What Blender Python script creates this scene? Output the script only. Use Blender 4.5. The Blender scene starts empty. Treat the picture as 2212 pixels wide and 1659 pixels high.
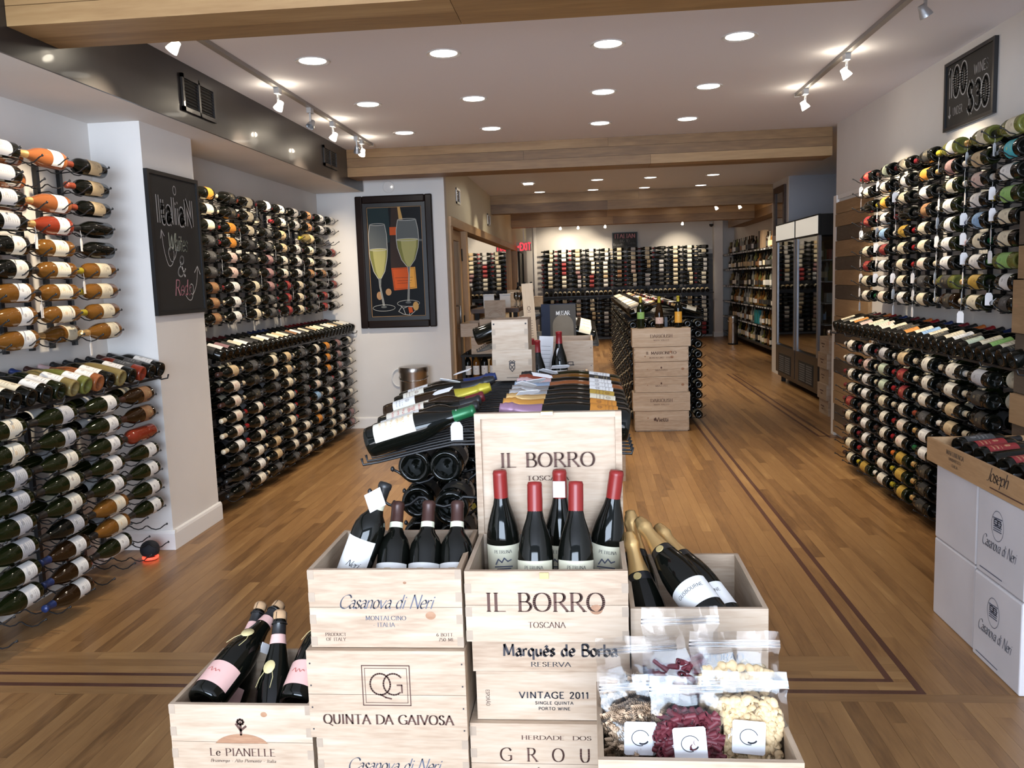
import bpy, math, random
from mathutils import Vector, Matrix
D = bpy.data
SC = bpy.context.scene
COL = SC.collection
rnd = random.Random(7)

# ---------------------------------------------------------------- camera, world, light, exposure
def cam_axes(yaw, pitch, roll):
    cy, sy = math.cos(yaw), math.sin(yaw)
    f = Vector((-sy, cy, 0)); r = Vector((cy, sy, 0)); u = Vector((0, 0, 1))
    f2 = f * math.cos(pitch) - u * math.sin(pitch); u2 = u * math.cos(pitch) + f * math.sin(pitch)
    return r * math.cos(roll) + u2 * math.sin(roll), u2 * math.cos(roll) - r * math.sin(roll), f2
cd = D.cameras.new('camera'); cam = D.objects.new('camera', cd); COL.objects.link(cam)
R_, U_, F_ = cam_axes(0.08971209, 0.1215212, -0.03348661)
M = Matrix.Identity(4)
for i in range(3):
    M[i][0], M[i][1], M[i][2] = R_[i], U_[i], -F_[i]
M[2][3] = 1.48
cam.matrix_world = M
cd.sensor_width = 36; cd.lens = 1834.71 * 36 / 2212; cd.clip_start = 0.05
SC.camera = cam
w = D.worlds.new('world'); SC.world = w; w.use_nodes = True
w.node_tree.nodes['Background'].inputs[0].default_value = (0.62, 0.75, 1.0, 1)
w.node_tree.nodes['Background'].inputs[1].default_value = 0.6
SC.view_settings.view_transform = 'Standard'; SC.view_settings.look = 'None'
SC.view_settings.gamma = 1; SC.view_settings.use_curve_mapping = False
SC.view_settings.exposure = 0.0
cy_ = SC.cycles
cy_.max_bounces = 7; cy_.diffuse_bounces = 4; cy_.glossy_bounces = 4; cy_.transparent_max_bounces = 12
cy_.sample_clamp_indirect = 4.0; cy_.use_light_tree = True; cy_.caustics_reflective = False; cy_.caustics_refractive = False

def light(kind, name, loc, energy, color, aim=None, **kw):
    l = D.lights.new(name, kind); l.energy = energy; l.color = color
    for k, v in kw.items(): setattr(l, k, v)
    o = D.objects.new(name, l); COL.objects.link(o); o.location = loc
    if aim is not None:
        o.rotation_euler = (Vector(aim) - Vector(loc)).to_track_quat('-Z', 'Y').to_euler()
    return o
# daylight through the shop window behind the photographer
light('AREA', 'shop_window_daylight', (-0.4, -3.3, 1.75), 560, (0.70, 0.83, 1.0), (-0.4, 5, 1.75), shape='RECTANGLE', size=4.0, size_y=1.9)

light('AREA', 'added_ceiling_fill', (-0.4, -3.0, 0.15), 150, (0.92, 0.93, 1.0), (-0.2, 3.5, 2.7), shape='RECTANGLE', size=4.0, size_y=1.2)  # added fill light, aimed upward to brighten the ceiling

# ---------------------------------------------------------------- small mesh builder
class MB:
    def __init__(s): s.v = []; s.f = []; s.m = []; s.uv = {}
    def add(s, vs, fs, mi=0, T=None):
        b = len(s.v)
        if T is not None: vs = [T @ Vector(p) for p in vs]
        s.v += [tuple(p) for p in vs]
        for f in fs: s.f.append([b + i for i in f]); s.m.append(mi)
        return b
    def box(s, a, b, mi=0, T=None):
        x0, y0, z0 = a; x1, y1, z1 = b
        s.add([(x0,y0,z0),(x1,y0,z0),(x1,y1,z0),(x0,y1,z0),(x0,y0,z1),(x1,y0,z1),(x1,y1,z1),(x0,y1,z1)],
              [(0,3,2,1),(4,5,6,7),(0,1,5,4),(1,2,6,5),(2,3,7,6),(3,0,4,7)], mi, T); return s
    def lathe(s, prof, n=16, mi=0, T=None, a0=0.0, a1=None, mis=None):
        full = a1 is None; k = n if full else n + 1
        a1 = 2 * math.pi if full else a1
        vs = []
        for r, z in prof:
            for j in range(k):
                a = a0 + (a1 - a0) * j / n
                vs.append((r * math.cos(a), r * math.sin(a), z))
        b = s.add(vs, [], 0, T)
        for i in range(len(prof) - 1):
            for j in range(n):
                j2 = (j + 1) % k if full else j + 1
                f = [b+i*k+j, b+i*k+j2, b+(i+1)*k+j2, b+(i+1)*k+j]
                if prof[i][0] < 1e-6: f = [f[0], f[2], f[3]]
                elif prof[i+1][0] < 1e-6: f = [f[0], f[1], f[2]]
                s.f.append(f); s.m.append(mis[i] if mis else mi)
        return s
    def tube(s, pts, r, n=6, mi=0, T=None, caps=True):
        P = [Vector(p) for p in pts]; k = len(P); rr = r if isinstance(r, (list, tuple)) else [r] * k
        vs = []; up = None
        for i in range(k):
            d = (P[min(i+1, k-1)] - P[max(i-1, 0)]).normalized()
            if up is None:
                up = Vector((0,0,1)) if abs(d.z) < .9 else Vector((1,0,0))
            x = up.cross(d).normalized(); y = d.cross(x); up = y
            for j in range(n):
                a = 2*math.pi*j/n
                vs.append(P[i] + (x*math.cos(a) + y*math.sin(a)) * rr[i])
        fs = [(i*n+j, i*n+(j+1)%n, (i+1)*n+(j+1)%n, (i+1)*n+j) for i in range(k-1) for j in range(n)]
        if caps: fs += [tuple(range(n))[::-1], tuple(range((k-1)*n, k*n))]
        s.add(vs, fs, mi, T); return s
    def mesh(s, name, mats, smooth=False):
        me = D.meshes.new(name); me.from_pydata(s.v, [], s.f)
        for m in (mats if isinstance(mats, (list, tuple)) else [mats]): me.materials.append(m)
        me.polygons.foreach_set('material_index', s.m)
        if smooth:
            me.polygons.foreach_set('use_smooth', [True]*len(s.f))
            if smooth != 'all': me.set_sharp_from_angle(angle=math.radians(40))
        me.update(); return me
def link(name, me, parent=None, T=None, label=None, cat=None, group=None, kind=None):
    o = D.objects.new(name, me); COL.objects.link(o)
    if parent is not None: o.parent = parent
    if T is not None: o.matrix_basis = T if isinstance(T, Matrix) else Matrix.Translation(T)
    if label: o['label'] = label
    if cat: o['category'] = cat
    if group: o['group'] = group
    if kind: o['kind'] = kind
    return o
def thing(name, label, cat, loc=(0,0,0), rz=0.0, group=None):
    return link(name, None, None, Matrix.Translation(loc) @ Matrix.Rotation(rz, 4, 'Z'), label, cat, group)
def boxo(name, a, b, mat, parent=None, bevel=0, **kw):
    """box object with its origin at the box's base centre"""
    c = ((a[0]+b[0])/2, (a[1]+b[1])/2, a[2])
    m = MB().box([a[i]-c[i] for i in range(3)], [b[i]-c[i] for i in range(3)])
    o = link(name, m.mesh(name, mat), parent, Vector(c), **kw)
    if bevel:
        md = o.modifiers.new('b', 'BEVEL'); md.width = bevel; md.segments = 2
    return o

# ---------------------------------------------------------------- materials
def NT(name):
    m = D.materials.new(name); m.use_nodes = True; nt = m.node_tree
    return m, nt, nt.nodes['Principled BSDF']
def mat(name, col, rough=.5, metal=0, coat=0, emit=None, es=1.0, spec=None, noise=0, trans=0, ior=1.45, alpha=1, bump=0, bscale=200):
    m, nt, p = NT(name)
    p.inputs['Base Color'].default_value = (*col, 1); p.inputs['Roughness'].default_value = rough
    p.inputs['Metallic'].default_value = metal; p.inputs['Coat Weight'].default_value = coat
    p.inputs['Coat Roughness'].default_value = .05
    if spec is not None: p.inputs['Specular IOR Level'].default_value = spec
    if emit: p.inputs['Emission Color'].default_value = (*emit, 1); p.inputs['Emission Strength'].default_value = es
    p.inputs['Transmission Weight'].default_value = trans; p.inputs['IOR'].default_value = ior
    p.inputs['Alpha'].default_value = alpha
    if noise:
        tc = nt.nodes.new('ShaderNodeTexCoord'); n = nt.nodes.new('ShaderNodeTexNoise'); n.inputs['Scale'].default_value = noise
        n.inputs['Detail'].default_value = 4
        mr = nt.nodes.new('ShaderNodeMapRange'); mr.inputs['To Min'].default_value = .86; mr.inputs['To Max'].default_value = 1.1
        mx = nt.nodes.new('ShaderNodeVectorMath'); mx.operation = 'SCALE'; mx.inputs[0].default_value = col
        nt.links.new(tc.outputs['Object'], n.inputs['Vector']); nt.links.new(n.outputs['Fac'], mr.inputs['Value'])
        nt.links.new(mr.outputs['Result'], mx.inputs['Scale']); nt.links.new(mx.outputs['Vector'], p.inputs['Base Color'])
    if bump:
        tc = nt.nodes.new('ShaderNodeTexCoord'); n = nt.nodes.new('ShaderNodeTexNoise'); n.inputs['Scale'].default_value = bscale
        b = nt.nodes.new('ShaderNodeBump'); b.inputs['Strength'].default_value = bump; b.inputs['Distance'].default_value = .002
        nt.links.new(tc.outputs['Object'], n.inputs['Vector']); nt.links.new(n.outputs['Fac'], b.inputs['Height']); nt.links.new(b.outputs['Normal'], p.inputs['Normal'])
    return m
def wood(name, stops, axis=0, scale=1.0, rough=.5, world=False, rand=.25, knots=False, island=False, coat=0, sat=1.0, stretch=.12, var=None):
    """grainy wood; stops = colours from dark to light; grain runs along axis"""
    m, nt, p = NT(name); N = nt.nodes.new; L = nt.links.new
    if world:
        g = N('ShaderNodeNewGeometry'); vec = g.outputs['Position']
    else:
        g = N('ShaderNodeTexCoord'); vec = g.outputs['Object']
    oi = N('ShaderNodeObjectInfo'); gi = N('ShaderNodeNewGeometry')
    radd = N('ShaderNodeMath'); radd.operation = 'ADD'; L(oi.outputs['Random'], radd.inputs[0])
    if island: L(gi.outputs['Random Per Island'], radd.inputs[1])
    else: radd.inputs[1].default_value = 0
    fr = N('ShaderNodeMath'); fr.operation = 'FRACT'; L(radd.outputs[0], fr.inputs[0])
    off = N('ShaderNodeVectorMath'); off.operation = 'SCALE'; off.inputs[0].default_value = (13.1, 7.7, 5.3); L(fr.outputs[0], off.inputs['Scale'])
    ad = N('ShaderNodeVectorMath'); ad.operation = 'ADD'; L(vec, ad.inputs[0]); L(off.outputs['Vector'], ad.inputs[1])
    mp = N('ShaderNodeMapping'); sc = [scale*8]*3; sc[axis] = scale*8*stretch; mp.inputs['Scale'].default_value = sc
    L(ad.outputs[0], mp.inputs['Vector'])
    n1 = N('ShaderNodeTexNoise'); n1.inputs['Scale'].default_value = 1.6; n1.inputs['Detail'].default_value = 3; n1.inputs['Distortion'].default_value = .6
    L(mp.outputs[0], n1.inputs['Vector'])
    mul = N('ShaderNodeMath'); mul.operation = 'MULTIPLY'; mul.inputs[1].default_value = 9.0; L(n1.outputs['Fac'], mul.inputs[0])
    sn = N('ShaderNodeMath'); sn.operation = 'SINE'; L(mul.outputs[0], sn.inputs[0])
    n2 = N('ShaderNodeTexNoise'); n2.inputs['Scale'].default_value = 14; n2.inputs['Detail'].default_value = 2; L(mp.outputs[0], n2.inputs['Vector'])
    a1 = N('ShaderNodeMath'); a1.operation = 'MULTIPLY_ADD'; a1.inputs[1].default_value = .22; a1.inputs[2].default_value = .3; L(sn.outputs[0], a1.inputs[0])
    a2 = N('ShaderNodeMath'); a2.operation = 'MULTIPLY_ADD'; a2.inputs[1].default_value = .45; L(n2.outputs['Fac'], a2.inputs[0]); L(a1.outputs[0], a2.inputs[2])
    a3 = N('ShaderNodeMath'); a3.operation = 'MULTIPLY_ADD'; a3.inputs[1].default_value = rand*2; L(fr.outputs[0], a3.inputs[0])
    a4 = N('ShaderNodeMath'); a4.operation = 'SUBTRACT'; a4.inputs[1].default_value = rand; L(a2.outputs[0], a4.inputs[0]); L(a4.outputs[0], a3.inputs[2])
    cr = N('ShaderNodeValToRGB'); e = cr.color_ramp.elements
    while len(e) < len(stops): e.new(.5)
    for i, c in enumerate(stops): e[i].position = i/(len(stops)-1); e[i].color = (*c, 1)
    L(a3.outputs[0], cr.inputs['Fac']); last = cr.outputs['Color']
    if knots:
        v = N('ShaderNodeTexVoronoi'); v.inputs['Scale'].default_value = 1.0
        mk = N('ShaderNodeMapping'); ks = [9*scale]*3; ks[axis] = 4*scale; mk.inputs['Scale'].default_value = ks; L(ad.outputs[0], mk.inputs['Vector']); L(mk.outputs[0], v.inputs['Vector'])
        mr = N('ShaderNodeMapRange'); mr.inputs['From Min'].default_value = .04; mr.inputs['From Max'].default_value = .11; L(v.outputs['Distance'], mr.inputs['Value'])
        mx = N('ShaderNodeMix'); mx.data_type = 'RGBA'; L(mr.outputs['Result'], mx.inputs['Factor'])
        mx.inputs['A'].default_value = (.32,.17,.09,1); L(last, mx.inputs['B']); last = mx.outputs['Result']
    L(last, p.inputs['Base Color']); p.inputs['Roughness'].default_value = rough; p.inputs['Coat Weight'].default_value = coat; p.inputs['Coat Roughness'].default_value = .2
    b = N('ShaderNodeBump'); b.inputs['Strength'].default_value = .12; b.inputs['Distance'].default_value = .002
    L(n2.outputs['Fac'], b.inputs['Height']); L(b.outputs['Normal'], p.inputs['Normal'])
    return m
MT = {}
MT['wall'] = mat('wall_paint', (.72,.69,.66), .75, noise=1.5)
MT['wall2'] = mat('corridor_paint', (.82,.77,.62), .7)
MT['backwall'] = mat('back_wall_panel', (.55,.53,.51), .65)
MT['greywall'] = mat('grey_paint', (.36,.35,.36), .75)
MT['bluelit'] = mat('blue_lit_grey', (.42,.43,.47), .75)  # grey wall with the blue of the daylight put into its colour
MT['darkgrey'] = mat('charcoal_grey', (.10,.10,.105), .6)
MT['ceil'] = mat('ceiling_paint', (.82,.815,.86), .8)
MT['base'] = mat('baseboard_paint', (.78,.76,.74), .45)
MT['soffit'] = mat('dark_lacquer', (.020,.017,.016), .36, coat=.15, noise=2, bump=.5, bscale=5)
MT['beam'] = wood('beam_wood', [(.14,.070,.024),(.30,.170,.066),(.45,.285,.125)], 0, .5, .5, rand=.34)
MT['beamy'] = wood('beam_wood_lengthwise', [(.14,.070,.024),(.30,.170,.066),(.45,.285,.125)], 1, .5, .5, rand=.34)
MT['floor'] = wood('oak_floor', [(.115,.055,.020),(.235,.122,.046),(.30,.165,.064),(.43,.26,.11)], 1, .7, .34, world=True, rand=.22, island=True)
MT['floorx'] = wood('oak_border', [(.16,.08,.03),(.27,.15,.06),(.37,.22,.09)], 0, .7, .34, world=True, rand=.15, island=True)
MT['floorb'] = mat('floor_gap', (.05,.025,.01), .7)
MT['inlay'] = wood('walnut_inlay', [(.05,.018,.010),(.085,.034,.022),(.13,.06,.04)], 1, .7, .35, world=True, rand=.1)
MT['pine'] = wood('pine_crate', [(.27,.17,.105),(.44,.33,.235),(.53,.43,.335),(.60,.51,.42)], 0, 1.4, .6, rand=.10)
MT['piney'] = wood('pine_crate_side', [(.28,.18,.11),(.43,.32,.22),(.52,.42,.32),(.58,.49,.39)], 1, 1.4, .6, rand=.10)
MT['pinez'] = wood('pine_upright', [(.46,.30,.17),(.60,.44,.28),(.68,.54,.37)], 2, 1.4, .6, rand=.10)
MT['pineend'] = mat('pine_end_grain', (.36,.28,.21), .7, noise=60)
MT['knot'] = wood('pine_knot', [(.20,.09,.045),(.34,.18,.10),(.45,.28,.17)], 0, 6, .6, rand=.1)
MT['pal1'] = wood('pallet_light', [(.20,.12,.055),(.32,.20,.10),(.42,.29,.16)], 1, 1, .75, rand=.15, knots=True)
MT['pal2'] = wood('pallet_dark', [(.05,.032,.02),(.10,.07,.045),(.17,.12,.08)], 1, 1, .8, rand=.15)
MT['oaktrim'] = wood('maple_trim', [(.42,.24,.11),(.54,.34,.17),(.62,.42,.23)], 2, 1, .5, rand=.08)
MT['oaktrimy'] = wood('maple_trim_y', [(.42,.24,.11),(.54,.34,.17),(.62,.42,.23)], 1, 1, .5, rand=.08)
MT['darkwood'] = wood('dark_wood', [(.03,.015,.008),(.07,.035,.02),(.12,.06,.035)], 0, 1, .5, rand=.1)
MT['black'] = mat('black_powder_coat', (.012,.012,.013), .35)
MT['blackm'] = mat('matt_black', (.012,.012,.012), .7)
MT['navy'] = mat('dark_blue_steel', (.018,.026,.045), .38)
MT['steel'] = mat('brushed_steel', (.45,.42,.39), .28, metal=1)
MT['chrome'] = mat('chrome', (.7,.7,.7), .12, metal=1)
MT['white'] = mat('white_plastic', (.75,.75,.75), .4)
MT['tag'] = mat('paper_tag', (.82,.82,.84), .6)
MT['string'] = mat('string', (.6,.6,.6), .8)
MT['ink'] = mat('brown_ink', (.085,.04,.03), .7)
MT['inkb'] = mat('black_ink', (.035,.033,.04), .7)
MT['inkg'] = mat('blue_grey_ink', (.10,.11,.15), .7)
MT['inkr'] = mat('red_ink', (.45,.05,.03), .7)
MT['chalk'] = mat('white_chalk', (.50,.50,.50), .9)
MT['chalkd'] = mat('grey_chalk', (.22,.22,.23), .9)
MT['chalkg'] = mat('green_chalk', (.42,.46,.38), .9)
MT['chalkp'] = mat('pink_chalk', (.55,.25,.30), .9)
MT['board'] = mat('chalkboard', (.016,.016,.016), .6, noise=6)
MT['lamp'] = mat('lit_diffuser', (1,1,1), .5, emit=(1,.93,.82), es=7)
MT['bulb'] = mat('lit_bulb', (1,1,1), .5, emit=(1,.9,.72), es=60)
MT['ring'] = mat('lamp_ring', (.6,.58,.56), .4)
MT['lithead'] = mat('lit_glass_reflector', (.8,.8,.8), .3, emit=(1,.88,.70), es=6)
MT['silver'] = mat('lamp_head_silver', (.55,.57,.6), .3, metal=.8)
MT['rail'] = mat('track_rail', (.30,.28,.26), .4)
MT['carton'] = mat('white_carton', (.62,.59,.60), .8, noise=4)
MT['exit'] = mat('exit_red', (.8,.02,.03), .5, emit=(1,.05,.07), es=1.6)
def glassmat(name, tint, mixv, rough=.02):
    m = D.materials.new(name); m.use_nodes = True; nt = m.node_tree; nt.nodes.clear(); N = nt.nodes.new
    o = N('ShaderNodeOutputMaterial'); mx = N('ShaderNodeMixShader'); t = N('ShaderNodeBsdfTransparent'); g = N('ShaderNodeBsdfGlossy')
    t.inputs[0].default_value = (*tint, 1); g.inputs[1].default_value = rough
    fr = N('ShaderNodeFresnel'); fr.inputs[0].default_value = 1.5
    ml = N('ShaderNodeMath'); ml.operation = 'MULTIPLY_ADD'; ml.inputs[1].default_value = 1.0; ml.inputs[2].default_value = mixv
    nt.links.new(fr.outputs[0], ml.inputs[0]); nt.links.new(ml.outputs[0], mx.inputs[0])
    nt.links.new(t.outputs[0], mx.inputs[1]); nt.links.new(g.outputs[0], mx.inputs[2]); nt.links.new(mx.outputs[0], o.inputs[0])
    return m
MT['pane'] = glassmat('window_glass', (.75,.78,.78), .06)
MT['paneM'] = glassmat('tinted_glass', (.30,.31,.32), .35)
MT['bagfilm'] = glassmat('clear_film', (.97,.975,.98), .0, .10)
MT['zip'] = glassmat('zip_film', (.93,.95,.98), .06, .15)
def bott(name, col, t=0.0, rough=.06):
    m = mat(name, col, rough, spec=.38, trans=t); return m
G = {'dark': bott('bottle_dark', (.0035,.004,.003)), 'green': bott('bottle_green', (.008,.011,.003)),
     'brown': bott('bottle_brown', (.020,.009,.003)), 'amber': bott('bottle_amber', (.30,.125,.022), .5),
     'rose': bott('bottle_rose', (.46,.15,.05), .5), 'rosered': bott('bottle_rosered', (.32,.045,.02), .4),
     'olive': bott('bottle_olive', (.24,.25,.06), .5), 'clear': bott('bottle_clear', (.6,.62,.55), .6), 'straw': bott('bottle_straw', (.36,.27,.10), .5),
     'blueg': bott('bottle_blue', (.02,.05,.16))}
def labmat(name, col, ink=(.12,.1,.1), style=0):
    """paper label: rows of fine print and a crest, from UV"""
    m, nt, p = NT(name); N = nt.nodes.new; L = nt.links.new
    p.inputs['Roughness'].default_value = .55
    uv = N('ShaderNodeUVMap'); sp = N('ShaderNodeSeparateXYZ'); L(uv.outputs[0], sp.inputs[0])
    def math_(op, a, b=None, c=None):
        n = N('ShaderNodeMath'); n.operation = op
        for i, v in enumerate((a, b, c)):
            if v is None: continue
            if isinstance(v, (int, float)): n.inputs[i].default_value = v
            else: L(v, n.inputs[i])
        return n.outputs[0]
    u, v = sp.outputs[0], sp.outputs[1]
    nz = N('ShaderNodeTexNoise'); nz.inputs['Scale'].default_value = 1; nz.inputs['Detail'].default_value = 1
    mp = N('ShaderNodeMapping'); mp.inputs['Scale'].default_value = (90, 22, 1); L(uv.outputs[0], mp.inputs[0]); L(mp.outputs[0], nz.inputs['Vector'])
    ink_ = math_('GREATER_THAN', nz.outputs['Fac'], .5)
    fv = math_('FRACT', math_('MULTIPLY', v, 7)); rows = math_('LESS_THAN', fv, .42)
    cu = math_('ABSOLUTE', math_('SUBTRACT', u, .5))
    inu = math_('LESS_THAN', cu, .17)
    if style == 0: inv = math_('MULTIPLY', math_('GREATER_THAN', v, .15), math_('LESS_THAN', v, .45))
    elif style == 1: inv = math_('MULTIPLY', math_('GREATER_THAN', v, .42), math_('LESS_THAN', v, .75))
    else: inv = math_('GREATER_THAN', v, .1)
    txt = math_('MULTIPLY', math_('MULTIPLY', ink_, rows), math_('MULTIPLY', inu, inv))
    # crest blob
    dv = math_('MULTIPLY', math_('SUBTRACT', v, .66 if style != 1 else .28), .75)
    d2 = math_('ADD', math_('MULTIPLY', cu, cu), math_('MULTIPLY', dv, dv))
    crest = math_('MULTIPLY', math_('LESS_THAN', d2, .006), math_('GREATER_THAN', nz.outputs['Fac'], .47))
    f = math_('MULTIPLY', math_('MAXIMUM', txt, crest), .75)
    mx = N('ShaderNodeMix'); mx.data_type = 'RGBA'; L(f, mx.inputs['Factor']); mx.inputs['A'].default_value = (*col,1); mx.inputs['B'].default_value = (*ink,1)
    L(mx.outputs['Result'], p.inputs['Base Color']); return m
LB = {}
for k, c, ik, st in [('white',(.74,.73,.71),(.15,.13,.13),0),('cream',(.70,.63,.47),(.18,.12,.08),1),('ivory',(.72,.68,.58),(.2,.08,.06),0),
        ('tan',(.55,.42,.25),(.12,.06,.03),1),('grey',(.50,.50,.52),(.1,.1,.1),2),('pink',(.62,.47,.42),(.3,.08,.06),0),('black',(.02,.02,.02),(.35,.28,.15),0),
        ('charcoal',(.05,.05,.052),(.3,.3,.3),1),('red',(.24,.018,.022),(.6,.4,.2),0),('orange',(.55,.22,.03),(.15,.05,.02),0),('yellow',(.44,.28,.045),(.15,.05,.02),1),
        ('blue',(.25,.42,.65),(.05,.05,.2),0),('green',(.26,.46,.14),(.05,.2,.05),0),('mauve',(.24,.13,.14),(.5,.4,.3),0),('mint',(.48,.55,.42),(.2,.25,.2),0),
        ('redprint',(.70,.64,.54),(.45,.04,.03),2),('teal',(.06,.42,.5),(.6,.6,.1),0),('flower',(.74,.70,.58),(.55,.30,.08),2),('brown',(.26,.13,.06),(.5,.4,.2),1),('sunset',(.72,.35,.04),(.75,.62,.2),2)]:
    LB[k] = labmat('label_' + k, c, ik, st)
CP = {k: mat('capsule_' + k, c, .35, metal=mt) for k, c, mt in [('black',(.012,.012,.013),0),('red',(.24,.010,.014),.1),('wine',(.14,.012,.018),.1),('gold',(.80,.54,.23),.8),
      ('yellow',(.44,.36,.03),.3),('white',(.66,.62,.56),.1),('orange',(.62,.16,.03),.2),('blue',(.018,.035,.13),.2),('green',(.012,.11,.04),.3),('copper',(.25,.05,.025),.3),('brown',(.045,.018,.014),.2),
      ('silver',(.5,.5,.5),.8),('cream',(.60,.52,.38),.1),('lime',(.25,.5,.10),.2),('pink',(.60,.42,.42),.3),('wax',(.20,.012,.010),0)]}

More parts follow.
